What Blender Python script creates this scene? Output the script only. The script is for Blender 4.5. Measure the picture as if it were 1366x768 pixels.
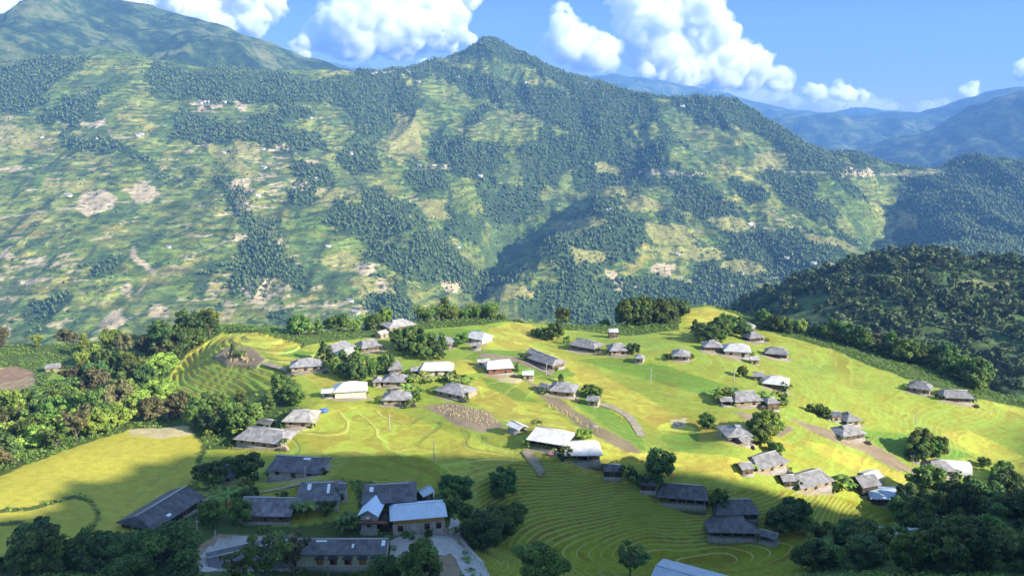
import bpy, math, random
import numpy as np
from mathutils import Vector, Matrix

for _o in list(bpy.data.objects):
    bpy.data.objects.remove(_o)
SC = bpy.context.scene
COL = SC.collection

# ------------------------------------------------------------------ camera
PW, PH, FPX = 1366.0, 768.0, 1050.0            # photograph size, focal length in its pixels
PITCH = math.atan(224.0 / FPX)                 # horizon lies at row 160
CP, SP = math.cos(PITCH), math.sin(PITCH)
cam_d = bpy.data.cameras.new('camera')
cam_d.sensor_width = 36.0
cam_d.lens = 36.0 * FPX / PW
cam_d.clip_start = 0.5
cam_d.clip_end = 80000
cam = bpy.data.objects.new('camera', cam_d)
cam.location = (0, 0, 0)
cam.rotation_euler = (math.pi / 2 - PITCH, 0, 0)
COL.objects.link(cam)
SC.camera = cam

# ------------------------------------------------------------------ light
SUN_EL, SUN_AZ = math.radians(27), math.radians(-25)      # azimuth from +X towards +Y
SUN = np.array([math.cos(SUN_AZ) * math.cos(SUN_EL), math.sin(SUN_AZ) * math.cos(SUN_EL), math.sin(SUN_EL)])
w = bpy.data.worlds.new('World')
SC.world = w
w.use_nodes = True
wn, wl = w.node_tree.nodes, w.node_tree.links
wn.clear()
sky = wn.new('ShaderNodeTexSky')
sky.sky_type = 'NISHITA'
sky.sun_disc = False
sky.sun_elevation = SUN_EL
sky.sun_rotation = math.pi / 2 - SUN_AZ
sky.altitude = 1200
sky.air_density = 1.0
sky.dust_density = 0.15
sky.ozone_density = 2.5
bg = wn.new('ShaderNodeBackground')
bg.inputs[1].default_value = 0.15
wo = wn.new('ShaderNodeOutputWorld')
# low sky darker and bluer, unseen upper sky brightened and warmed as added fill
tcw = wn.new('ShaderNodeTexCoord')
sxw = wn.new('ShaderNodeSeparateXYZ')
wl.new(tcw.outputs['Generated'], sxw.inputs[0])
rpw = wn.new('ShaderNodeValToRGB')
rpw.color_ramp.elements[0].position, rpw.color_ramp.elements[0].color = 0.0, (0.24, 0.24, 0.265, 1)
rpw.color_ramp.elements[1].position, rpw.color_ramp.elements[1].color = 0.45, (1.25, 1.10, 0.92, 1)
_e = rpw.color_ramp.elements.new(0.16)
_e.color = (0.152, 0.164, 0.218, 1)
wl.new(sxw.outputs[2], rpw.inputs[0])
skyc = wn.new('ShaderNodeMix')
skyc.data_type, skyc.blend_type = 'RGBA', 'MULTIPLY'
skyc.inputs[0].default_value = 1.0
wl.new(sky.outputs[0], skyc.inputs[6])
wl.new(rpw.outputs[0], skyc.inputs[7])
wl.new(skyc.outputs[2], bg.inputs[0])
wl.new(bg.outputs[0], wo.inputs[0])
sun_d = bpy.data.lights.new('sun', 'SUN')
sun_d.energy = 4.4
sun_d.angle = math.radians(0.5)
sun_d.color = (1.0, 0.93, 0.80)
sun = bpy.data.objects.new('sun', sun_d)
sun.rotation_euler = Vector((-SUN[0], -SUN[1], -SUN[2])).to_track_quat('-Z', 'Y').to_euler()
sun.location = (300, -100, 300)
COL.objects.link(sun)
SC.view_settings.view_transform = 'Standard'
SC.view_settings.look = 'None'
SC.view_settings.exposure = 1.55
SC.view_settings.gamma = 1.0
SC.view_settings.use_curve_mapping = False
SC.cycles.max_bounces = 24
SC.cycles.diffuse_bounces = 3
SC.cycles.glossy_bounces = 2
SC.cycles.transmission_bounces = 3
SC.cycles.transparent_max_bounces = 6
SC.cycles.volume_bounces = 24
SC.cycles.use_denoising = True
SC.cycles.sample_clamp_indirect = 8.0

# ------------------------------------------------------------------ geometry of the view
def ray(u, v):
    cx, cy = (np.asarray(u, float) - PW / 2) / FPX, (PH / 2 - np.asarray(v, float)) / FPX
    return cx, CP + cy * SP, -SP + cy * CP

def wp(u, v, D):                                # the point seen at (u, v), D metres ahead
    x, y, z = ray(u, v)
    return np.array([x / y * D, D + 0 * x, z / y * D])

def project(x, y, z):
    dep = np.maximum(y * CP - z * SP, 1e-3)
    up = y * SP + z * CP
    return PW / 2 + FPX * x / dep, PH / 2 - FPX * up / dep

# ------------------------------------------------------------------ noise and maths
_rs = np.random.RandomState(7)
_PERM = np.concatenate([_rs.permutation(512)] * 3)
_GR = _rs.rand(512) * 2 * np.pi
_GX, _GY = np.cos(_GR), np.sin(_GR)

def pn(x, y, seed=0):
    x = np.asarray(x, float) + seed * 17.31
    y = np.asarray(y, float) + seed * 9.77
    xi, yi = np.floor(x).astype(int), np.floor(y).astype(int)
    fx, fy = x - xi, y - yi
    ux, uy = fx * fx * fx * (fx * (fx * 6 - 15) + 10), fy * fy * fy * (fy * (fy * 6 - 15) + 10)
    def g(ix, iy, dx, dy):
        h = _PERM[_PERM[ix & 511] + (iy & 511)]
        return _GX[h] * dx + _GY[h] * dy
    a, b = g(xi, yi, fx, fy), g(xi + 1, yi, fx - 1, fy)
    c, d = g(xi, yi + 1, fx, fy - 1), g(xi + 1, yi + 1, fx - 1, fy - 1)
    return ((a + (b - a) * ux) * (1 - uy) + (c + (d - c) * ux) * uy) * 1.5

def fbm(x, y, oct=4, seed=0, gain=0.5):
    s, a, f, n = 0, 1.0, 1.0, 0
    for k in range(oct):
        s = s + a * pn(x * f, y * f, seed + k * 3)
        n += a
        a *= gain
        f *= 2.03
    return s / n

def ridged(x, y, oct=4, seed=0):
    s, a, f, n = 0, 1.0, 1.0, 0
    for k in range(oct):
        s = s + a * (1 - 2 * np.abs(pn(x * f, y * f, seed + k * 5)))
        n += a
        a *= 0.5
        f *= 2.1
    return s / n

def sst(a, b, x):
    t = np.clip((x - a) / (b - a), 0, 1)
    return t * t * (3 - 2 * t)

class TPS:
    def __init__(self, pts, lam=0.0, scale=100.0):
        p = np.asarray(pts, float)
        self.s = scale
        self.p = p[:, :2] / scale
        n = len(p)
        d = self.p[:, None, :] - self.p[None, :, :]
        K = self.k((d ** 2).sum(-1)) + lam * np.eye(n)
        A = np.zeros((n + 3, n + 3))
        A[:n, :n] = K
        A[:n, n] = 1
        A[:n, n + 1:] = self.p
        A[n:, :n] = A[:n, n:].T
        b = np.zeros(n + 3)
        b[:n] = p[:, 2]
        self.w = np.linalg.solve(A, b)
    @staticmethod
    def k(r2):
        return np.where(r2 > 1e-12, 0.5 * r2 * np.log(np.maximum(r2, 1e-12)), 0)
    def __call__(self, x, y):
        x, y = np.asarray(x, float), np.asarray(y, float)
        xs, ys = x.ravel() / self.s, y.ravel() / self.s
        n = len(self.p)
        out = self.w[n] + self.w[n + 1] * xs + self.w[n + 2] * ys
        for i in range(n):
            out += self.w[i] * self.k((xs - self.p[i, 0]) ** 2 + (ys - self.p[i, 1]) ** 2)
        return out.reshape(x.shape)

def inside(poly, u, v):
    poly = np.asarray(poly, float)
    r = np.zeros(np.shape(u), bool)
    j = len(poly) - 1
    for i in range(len(poly)):
        (xi, yi), (xj, yj) = poly[i], poly[j]
        if yi != yj:
            r ^= ((yi > v) != (yj > v)) & (u < (xj - xi) * (v - yi) / (yj - yi) + xi)
        j = i
    return r

def seg_dist(pl, u, v, closed=False):
    pl = [np.asarray(q, float) for q in pl]
    if closed:
        pl = pl + pl[:1]
    best = np.full(np.shape(u), 1e18)
    for a, b in zip(pl[:-1], pl[1:]):
        d = b - a
        t = np.clip(((u - a[0]) * d[0] + (v - a[1]) * d[1]) / max(d @ d, 1e-9), 0, 1)
        best = np.minimum(best, (u - a[0] - t * d[0]) ** 2 + (v - a[1] - t * d[1]) ** 2)
    return np.sqrt(best)

# ------------------------------------------------------------------ node materials
def new_mat(name):
    m = bpy.data.materials.new(name)
    m.use_nodes = True
    nt = m.node_tree
    return m, nt.nodes, nt.links, nt.nodes['Principled BSDF']

def nd(ns, typ, **kw):
    n = ns.new(typ)
    for k, v in kw.items():
        if k.startswith('i_'):
            n.inputs[int(k[2:])].default_value = v
        else:
            setattr(n, k, v)
    return n

def mix_col(ns, ls, fac, a, b, blend='MIX'):
    n = ns.new('ShaderNodeMix')
    n.data_type = 'RGBA'
    n.blend_type = blend
    for sock, val in ((n.inputs[0], fac), (n.inputs[6], a), (n.inputs[7], b)):
        if hasattr(val, 'links'):
            ls.new(val, sock)
        else:
            sock.default_value = val if not isinstance(val, tuple) or len(val) == 4 else (*val, 1)
    return n.outputs[2]

def math_n(ns, ls, op, a, b=None, c=None, clamp=False):
    n = ns.new('ShaderNodeMath')
    n.operation = op
    n.use_clamp = clamp
    for i, val in enumerate((a, b, c)):
        if val is None:
            continue
        if hasattr(val, 'links'):
            ls.new(val, n.inputs[i])
        else:
            n.inputs[i].default_value = val
    return n.outputs[0]

def noise_n(ns, ls, vec, scale, detail=3, rough=0.55):
    n = nd(ns, 'ShaderNodeTexNoise')
    n.inputs['Scale'].default_value = scale
    n.inputs['Detail'].default_value = detail
    n.inputs['Roughness'].default_value = rough
    if vec is not None:
        ls.new(vec, n.inputs['Vector'])
    return n.outputs[0]

def ramp(ns, ls, fac, stops):
    n = ns.new('ShaderNodeValToRGB')
    while len(n.color_ramp.elements) < len(stops):
        n.color_ramp.elements.new(0.5)
    for e, (p, c) in zip(n.color_ramp.elements, stops):
        e.position = p
        e.color = (*c, 1) if len(c) == 3 else c
    ls.new(fac, n.inputs[0])
    return n.outputs[0]

# ------------------------------------------------------------------ mesh output
def mesh_from(name, V, F, mat=None, smooth=False, col=None, attrs=None, mats=None, fmat=None):
    me = bpy.data.meshes.new(name)
    V = np.asarray(V, np.float32)
    if isinstance(F, np.ndarray):
        k = F.shape[1]
        me.vertices.add(len(V))
        me.vertices.foreach_set('co', V.ravel())
        me.loops.add(F.size)
        me.loops.foreach_set('vertex_index', F.astype(np.int32).ravel())
        me.polygons.add(len(F))
        me.polygons.foreach_set('loop_start', np.arange(0, F.size, k, dtype=np.int32))
        me.update(calc_edges=True)
    else:
        me.from_pydata([tuple(p) for p in V.tolist()], [], F)
    if smooth:
        me.polygons.foreach_set('use_smooth', np.ones(len(me.polygons), bool))
    if col is not None:
        c = np.ones((len(V), 4), np.float32)
        c[:, :3] = col
        a = me.attributes.new('col', 'FLOAT_COLOR', 'POINT')
        a.data.foreach_set('color', c.ravel())
    for k, val in (attrs or {}).items():
        a = me.attributes.new(k, 'FLOAT', 'POINT')
        a.data.foreach_set('value', np.asarray(val, np.float32).ravel())
    if mats:
        for m in mats:
            me.materials.append(m)
        if fmat is not None:
            me.polygons.foreach_set('material_index', np.asarray(fmat, np.int32))
    elif mat:
        me.materials.append(mat)
    me.validate()
    me.update()
    return me

def link(name, me, parent=None, **props):
    o = bpy.data.objects.new(name, me)
    COL.objects.link(o)
    if parent is not None:
        o.parent = parent
    for k, v in props.items():
        o[k] = v
    return o

def grid_faces(nx, ny, keep=None):
    i = np.arange(nx * ny).reshape(ny, nx)
    F = np.stack([i[:-1, :-1], i[:-1, 1:], i[1:, 1:], i[1:, :-1]], -1).reshape(-1, 4)
    if keep is not None:
        F = F[keep.ravel()[F].any(1)]
    return F

def compact(V, F, *arr):
    used = np.unique(F)
    m = np.full(len(V), -1, np.int64)
    m[used] = np.arange(len(used))
    return (V[used], m[F]) + tuple(a[used] for a in arr)

# ------------------------------------------------------------------ shape of the land
NEAR = [  # photo column, row, metres ahead
    (560,700,172),(600,690,178),(450,755,160),(300,740,158),(400,665,183),(530,665,184),(390,640,205),(230,700,168),
    (740,600,243),(800,620,238),(650,570,268),(700,640,226),(640,640,222),(640,720,178),(760,690,204),(860,650,224),(860,700,205),(860,750,187),
    (960,720,197),(960,660,222),(1040,750,186),(1000,690,210),(1080,650,236),(1100,610,262),(1030,620,252),(980,590,262),(1187,665,238),(1150,700,218),(1270,625,268),
    (1300,680,240),(1230,590,285),(1137,580,285),(1140,560,300),(1285,535,330),(1225,523,335),(1366,560,322),(1366,610,285),(1040,515,330),(995,538,308),
    (930,590,272),(870,560,295),(900,520,322),(905,478,360),(980,472,380),(1035,477,382),(1100,490,372),(1120,466,402),(1060,456,420),(1000,447,440),(940,450,412),
    (820,465,380),(777,462,388),(720,485,352),(745,525,318),(665,495,338),(582,498,332),(605,527,310),(545,537,302),(480,525,310),(430,520,312),(408,490,338),(530,490,342),
    (475,470,370),(500,462,380),(535,440,412),(590,460,380),(635,452,392),(680,440,418),(700,460,385),(660,430,432),(800,445,425),(860,440,435),(940,415,478),(910,432,455),(985,425,468),
    (840,500,342),(760,560,282),(840,590,262),(620,555,282),(560,575,268),(500,560,280),(470,600,248),(540,620,232),(420,580,262),(346,590,252),(393,565,270),
    (316,482,338),(305,460,352),(340,446,376),(400,458,372),(370,480,342),(330,500,326),(290,520,312),(260,520,310),(240,500,328),(215,522,310),(270,542,296),(340,520,312),(300,540,298),(360,540,292),
    (100,640,198),(170,590,228),(170,575,238),(245,572,246),(0,640,188),(100,600,218),(0,690,166),(100,690,170),(200,640,202),(240,600,228),(100,740,148),(0,750,143),(-100,690,162),(-100,760,138),
    (0,620,206),(60,590,232),(0,560,268),(100,560,270),(180,545,268),(60,500,345),(150,490,350),(20,510,338),(250,450,375),(200,470,355),(-100,560,262),(-100,480,370),(100,520,308),(300,436,400),(0,480,372),(60,479,376),(110,474,380),(160,464,384),(-60,482,368),
    (560,767,150),(720,760,160),(300,767,146),(900,760,180),(1050,767,172),(1180,740,188),(1300,750,170),
    (1450,600,270),(1450,700,200),(1500,560,300),
]
def lift_back(u, v, D):                           # the village ground climbs gently away from the viewer
    f = float(np.interp(v, [400, 520, 600, 650, 690, 720, 770], [0.87, 0.87, 0.885, 0.935, 0.985, 1.02, 1.0]))
    return (u, v, D * (1 + (f - 1) * float(sst(200, 420, u) * (1 - 0.55 * sst(950, 1250, u)))))
NP = [wp(*lift_back(*q)) for q in NEAR]
NP += [np.array(p, float) for p in [(0,-6,-3.5),(0,25,-19),(0,60,-43),(0,95,-64),(0,120,-79),(-45,25,-20),(45,25,-14),(-60,60,-43),(70,60,-38),(-80,95,-66),(90,95,-62),
      (-130,40,-35),(-150,90,-66),(120,130,-86),(-200,60,-70),(150,170,-112),(0,-60,25),(-150,-40,10),(150,-60,55),(-260,150,-120),(230,200,-140),(270,250,-142),(420,30,-60),(420,-110,-20),(420,200,-165),(300,20,-30),(300,120,-100),(420,400,-190),(200,30,0),(420,300,-185)]]
TN = TPS(NP, lam=0.002, scale=100.0)

EDGE = [wp(*lift_back(*q))[:2] for q in [(-330,560,300),(-150,500,380),(0,474,395),(100,468,400),(200,446,405),(300,434,408),(345,440,397),(400,453,385),(440,446,400),(500,440,415),
        (515,430,424),(560,430,428),(620,430,436),(660,425,440),(700,428,436),(760,436,444),(830,438,446),(900,428,462),(915,413,482),(945,409,492),(985,419,478),(1015,436,458),
        (1060,450,440),(1110,458,430),(1160,482,408),(1240,506,384),(1300,528,360),(1366,542,344),(1500,565,325)]]
EDGE = EDGE + [np.array(p, float) for p in [(420,280),(600,200),(600,-400),(-600,-400),(-600,180)]]

# the long hill to the right behind the camera, whose shadow lies over the front of the village
BORD = [(0,690,168),(60,655,0),(120,630,204),(230,604,0),(270,600,232),(420,602,250),(560,606,246),(700,602,252),(1050,656,240),(1180,680,238),(1300,700,236)]
KNOLL = wp(*lift_back(312, 474, 345))[:2]
def near_smooth(x, y):
    return TN(np.clip(x, -420, 420), np.clip(y, -120, 560)) + 0.9 * fbm(x / 38, y / 38, 3, 5) + 4.0 * np.exp(-((x - KNOLL[0]) ** 2 + (y - KNOLL[1]) ** 2) / (2 * 17.0 ** 2))

RY0 = 30.0
_r = []
for u, v, D in BORD:
    Dd = np.arange(120, 400, 0.5)
    q = wp(u, v, Dd)
    kk = int(np.argmax(near_smooth(q[0], q[1]) >= q[2]))
    p = q[:, kk]
    L = (RY0 - p[1]) / SUN[1] * math.cos(SUN_EL)
    _r.append((p[0] + L * math.cos(SUN_AZ), p[2] + L * math.tan(SUN_EL)))
_r.sort()
RX = np.array([30.0, 100.0] + [a for a, b in _r] + [_r[-1][0] + 300, _r[-1][0] + 900])
RZ = np.array([-16.0, 42.0] + [b for a, b in _r] + [_r[-1][1] + 60, _r[-1][1] + 60])

def right_hill(x, y):
    top = np.interp(x, RX, RZ) + 7 * fbm(x / 26, y / 26, 3, 41)
    d = y - RY0
    return np.where(d > 0, top - 2.1 * d - 2, top + 0.35 * d - 2) - 4.0 * np.maximum(30 - x, 0)

FAR = [
 (-260,120,2900),(-120,96,2900),(0,90,2900),(60,80,2850),(110,70,2850),(155,64,2850),(200,78,2900),(250,90,2950),(310,92,3000),(380,93,3050),(440,100,3150),(500,100,3250),
 (545,95,3350),(600,76,3450),(635,60,3500),(663,50,3500),(685,63,3500),(715,82,3450),(760,100,3400),(800,113,3300),(850,126,3150),(900,129,3050),(950,131,3000),(985,138,2950),(1020,160,2850),
 (1060,185,2750),(1110,208,2700),(1160,225,2650),(1185,232,2680),(1230,222,2750),(1290,209,2750),(1330,216,2800),(1366,232,2850),(1450,250,2900),(1600,260,3000),
 (-300,450,1420),(-100,462,1330),(0,470,1300),(100,468,1300),(200,455,1330),(300,450,1350),(420,440,1400),(520,430,1450),(600,425,1560),(645,405,1760),(720,420,1640),(800,412,1700),
 (880,412,1750),(960,398,1800),(1050,375,1850),(1120,345,1950),(1180,348,2150),(1250,335,1900),(1366,352,1700),(1500,380,1600),
 (-200,300,1760),(0,300,1740),(100,310,1690),(200,300,1760),(300,300,1750),(400,300,1800),(480,300,1850),(0,200,2150),(100,200,2120),(200,190,2180),(300,190,2200),(400,190,2260),(480,190,2380),
 (580,320,1880),(540,380,1620),(600,360,1780),(540,250,2150),(600,250,2200),(560,180,2550),(640,180,2560),(648,370,2060),(664,340,2170),(690,315,2240),(750,275,2330),(800,245,2450),
 (692,375,1690),(735,325,1830),(790,285,2030),(840,245,2210),(640,290,2130),(690,240,2380),(700,180,2600),(760,200,2570),(663,120,3000),(740,140,2880),(820,180,2680),
 (900,200,2500),(890,270,2180),(880,340,1930),(960,260,2250),(960,330,2000),(1050,300,2130),(1000,210,2520),(1060,240,2400),(1130,290,2230),(1150,260,2400),(1100,330,2010),(870,160,2800),(940,160,2780),
 (1183,245,2660),(1186,280,2560),(1190,320,2380),(1192,350,2230),(1222,262,2420),(1240,300,2200),(1300,260,2380),(1366,290,2200),(1300,300,2150),
]
FP = [wp(u, v, D) for u, v, D in FAR]
for u, v, D in FAR[:35]:
    p = wp(u, v, D)
    FP.append(np.array([p[0] * (D + 450) / D, D + 450, p[2] - 190]))
    FP.append(np.array([p[0] * (D + 1300) / D, D + 1300, p[2] - 520]))
for x in range(-1400, 1700, 300):
    FP.append(np.array([x, 950.0 + 0.12 * abs(x), -460.0 - 0.06 * (x + 400)]))
TF = TPS(FP, lam=0.0006, scale=1000.0)

HILL = [(960,428,900),(1000,411,850),(1050,388,830),(1130,363,800),(1200,348,790),(1250,345,790),(1300,356,800),(1366,373,820),(1480,391,840),(1600,430,850),
        (1050,420,690),(1130,400,680),(1200,400,660),(1280,400,650),(1366,430,620),(1120,450,600),(1250,490,560),(1366,510,540),(1480,540,520)]
HP = [wp(u, v, D) for u, v, D in HILL]
for u, v, D in HILL[:10]:
    p = wp(u, v, D)
    HP.append(np.array([p[0] * (D + 260) / D, D + 260, p[2] - 110]))
HP += [np.array(p, float) for p in [(60,700,-290),(100,900,-330),(0,800,-340),(150,600,-235),(120,520,-200)]]
TH = TPS(HP, lam=0.001, scale=100.0)

def near_land(x, y):                              # plateau, its flanks, the hill by the camera
    z = near_smooth(x, y)
    z = np.maximum(z, right_hill(x, y))
    d = seg_dist(EDGE, x, y, closed=True)
    out = ~inside(EDGE, x, y)
    return np.where(out, z - 0.62 * np.maximum(d - 4, 0) - 6 * sst(0, 10, d), z), out, d

def far_land(x, y):
    z = TF(x, y)
    wx = x + 60 * pn(x / 300, y / 300, 3)
    n = ridged(wx / 210, y / 700, 4, 21)
    n2 = fbm(x / 60, y / 60, 3, 31)
    g = ridged((x + 30 * pn(x / 120, y / 160, 7)) / 95, y / 420, 3, 27)
    lf = 0.55 + 0.45 * sst(-0.42, -0.10, x / np.maximum(y, 1))
    return z + 30 * n * lf + 10 * g * lf + 4.5 * n2 - 20

def hill_land(x, y):
    return TH(x, y) + 5 * ridged(x / 70, y / 140, 3, 51)

def hit(u, v, d0=112.0, d1=560.0):                 # where the ray through a photo pixel meets the near land
    D = np.arange(d0, d1, 0.5)
    p = wp(u, v, D)
    z = near_land(p[0], p[1])[0]
    k = np.nonzero(z >= p[2])[0]
    if not len(k):
        return np.array([p[0][-1], p[1][-1], z[-1]])
    k = k[0]
    if k == 0:
        return np.array([p[0][0], p[1][0], z[0]])
    a, b = p[2][k - 1] - z[k - 1], z[k] - p[2][k]
    t = a / (a + b + 1e-9)
    q = wp(u, v, D[k - 1] + 0.5 * t)
    return np.array([q[0], q[1], float(near_land(q[:1], q[1:2])[0][0])])
# ------------------------------------------------------------------ what grows where
RICE = [
 [(262,650),(275,598),(330,600),(372,575),(420,556),(395,540),(402,515),(385,500),(400,462),(470,452),(515,447),(560,440),(650,432),(700,426),(760,440),(840,448),(905,440),(912,413),(945,407),
  (985,420),(1010,438),(1060,452),(1110,465),(1160,487),(1230,512),(1320,535),(1400,550),(1400,650),(1250,668),(1200,700),(1020,790),(640,790),(610,700),(600,660),(480,640),(440,640),(400,665),(330,650)],
 [(-60,655),(0,633),(100,596),(172,572),(250,569),(268,590),(262,640),(200,700),(130,722),(-60,750)],
 [(205,527),(250,470),(298,442),(340,441),(395,456),(424,470),(388,500),(330,545),(270,545)],
 [(262,655),(330,700),(395,700),(480,690),(470,640),(400,650)],
 [(0,614),(18,562),(52,517),(80,487),(98,487),(78,530),(58,562),(22,607)],
 [(-30,494),(18,488),(46,494),(50,515),(0,530),(-30,530)],
]
LIME, YELLOW, GREEN, GOLD = (0.245, 0.303, 0.044), (0.395, 0.365, 0.056), (0.160, 0.250, 0.034), (0.400, 0.362, 0.050)
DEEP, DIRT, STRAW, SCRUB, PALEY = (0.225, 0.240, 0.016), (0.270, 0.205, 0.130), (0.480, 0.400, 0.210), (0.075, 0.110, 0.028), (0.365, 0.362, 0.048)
PATCH = [
 (PALEY, [(390,560),(430,535),(520,545),(600,575),(700,605),(740,570),(690,530),(620,512),(640,505),(720,540),(800,585),(900,625),(900,650),(640,640),(420,600)]),
 (YELLOW, [(640,470),(652,436),(700,427),(745,452),(700,456),(690,470)]),
 (YELLOW, [(680,452),(720,462),(780,488),(860,528),(905,556),(912,580),(880,572),(800,530),(740,492)]),
 (YELLOW, [(590,522),(640,514),(668,520),(700,540),(755,568),(770,585),(700,566),(672,560),(640,540)]),
 (YELLOW, [(790,590),(860,600),(960,606),(1000,615),(985,640),(880,620)]),
 (YELLOW, [(1255,577),(1290,573),(1330,590),(1390,618),(1366,632),(1290,600)]),
 (YELLOW, [(1060,585),(1100,592),(1160,612),(1250,652),(1245,664),(1170,640),(1110,612)]),
 (YELLOW, [(890,572),(925,558),(1000,566),(1075,600),(1000,597),(925,588)]),
 (YELLOW, [(913,415),(945,409),(985,420),(1000,436),(960,438),(922,442)]),
 (YELLOW, [(1320,536),(1400,552),(1400,568),(1345,550)]),
 (YELLOW, [(600,482),(636,478),(646,494),(612,502)]),
 (YELLOW, [(400,500),(450,492),(462,508),(430,515)]),
 (GREEN, [(640,466),(690,468),(740,480),(770,500),(730,506),(690,500),(620,478)]),
 (GREEN, [(560,442),(600,438),(640,440),(648,455),(600,462),(560,450)]),
 (GREEN, [(770,480),(880,510),(985,540),(1000,525),(900,490),(820,476)]),
 (GREEN, [(880,580),(930,574),(936,598),(895,602)]),
 (GREEN, [(742,502),(790,530),(850,570),(865,602),(838,588),(770,540)]),
 (GREEN, [(1130,570),(1230,580),(1300,610),(1250,612),(1180,600)]),
 (GREEN, [(640,500),(680,512),(720,535),(690,535),(650,515)]),
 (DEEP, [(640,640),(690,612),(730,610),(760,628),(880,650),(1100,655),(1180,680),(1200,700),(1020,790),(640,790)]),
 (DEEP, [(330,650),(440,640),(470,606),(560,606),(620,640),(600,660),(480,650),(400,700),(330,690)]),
 (GOLD, RICE[1]),
 (YELLOW, [(296,444),(340,441),(395,456),(424,470),(390,486),(345,462),(312,458),(250,500),(220,530),(205,527),(250,470)]),
 ((0.225, 0.275, 0.036), [(225,525),(262,498),(280,488),(350,498),(372,500),(330,530),(285,538)]),
 ((0.300, 0.215, 0.125), [(-30,494),(18,488),(46,494),(50,515),(0,530),(-30,530)]),
 (GREEN, [(395,460),(424,470),(400,476),(370,470)]),
 (LIME, [(0,614),(18,562),(52,517),(80,487),(98,487),(78,530),(58,562),(22,607)]),
]
BARE = [
 (DIRT, [(563,541),(600,537),(650,547),(674,569),(640,577),(600,562)]),
 (DIRT, [(284,476),(302,464),(336,463),(356,478),(344,489),(302,487)]),
 ((0.225, 0.175, 0.10), [(700,503),(742,528),(800,569),(850,596),(862,604),(838,602),(786,576),(734,541)]),
 (DIRT, [(1050,556),(1100,571),(1160,590),(1200,612),(1226,634),(1200,628),(1150,602),(1080,574)]),
 (DIRT, [(975,548),(1010,551),(1060,572),(1040,582),(1000,562)]),
 (STRAW, [(168,573),(250,568),(258,580),(215,586),(176,580)]),
 (STRAW, [(660,500),(700,505),(690,512),(664,508)]),
 (DIRT, [(640,470),(700,478),(740,496),(736,500),(690,484),(640,475)]),
 (STRAW, [(895,560),(915,556),(918,568),(900,574)]),
 (DIRT, [(262,730),(290,712),(390,712),(392,762),(262,762)]),
 (DIRT, [(535,716),(610,700),(622,720),(612,768),(560,768)]),
]

BUNDS = [(0.95, [(480,540),(560,556),(700,600),(760,625),(880,650),(1100,655),(1200,700),(1020,790),(640,790),(600,660),(480,640),(380,600),(390,560)]), (1.0, RICE[2]), (0.9, RICE[5]), (0.0, RICE[1]), (0.35, [(560,600),(620,600),(620,650),(470,650),(440,610)])]
CURVES = [[(-60,684),(0,681),(40,678),(75,668),(100,662),(122,668),(132,690),(118,712)], [(-60,700),(0,699),(30,696),(48,702),(50,716),(40,730)], [(130,697),(170,672),(195,650),(225,628),(250,610)]]
def bunds(x, y, z):
    u, v = project(x, y, z)
    b = 0.16 + 0.25 * sst(0.0, 0.4, fbm(x / 40, y / 40, 2, 66))
    for a, p in BUNDS:
        m = inside(p, u + 6 * pn(x / 15, y / 15, 67), v + 4 * pn(x / 15, y / 15, 68))
        b = np.where(m, a, b)
    return b

YARDS = [(389,498,427,493),(447,531,488,531),(563,502,602,502),(512,540,546,540),(511,516,539,516),(520,502,536,500),(583,526,617,535),(520,443,553,438),(575,464,601,464),(622,455,643,459),(652,499,683,499),(706,482,737,495),(733,525,765,532),(761,466,791,470),(815,474,836,473),(898,480,918,482),(940,467,962,470),(967,473,999,480),(1022,474,1049,481),(1000,455,1018,456),(989,441,1003,444),(966,436,980,436),(1019,514,1049,524),(982,542,1014,542),(1213,521,1239,528),(1259,533,1296,541),(1130,567,1146,569),(1124,586,1152,589),(972,588,1000,594),(1011,629,1048,631),(1068,654,1108,657),(1240,633,1272,638),(316,596,375,596),(380,570,413,570),(446,474,472,470),(456,482,478,480),(484,470,508,466),(706,596,751,609),(754,613,800,627),(360,642,423,633),(299,646,321,642)]
BARE += [((0.33, 0.27, 0.18), [(a - 5, b - 3), (c + 5, d - 3), (c + 7, d + 1.5), ((a + c) / 2, (b + d) / 2 + 4), (a - 6, b + 1.5)]) for a, b, c, d in YARDS]

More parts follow.
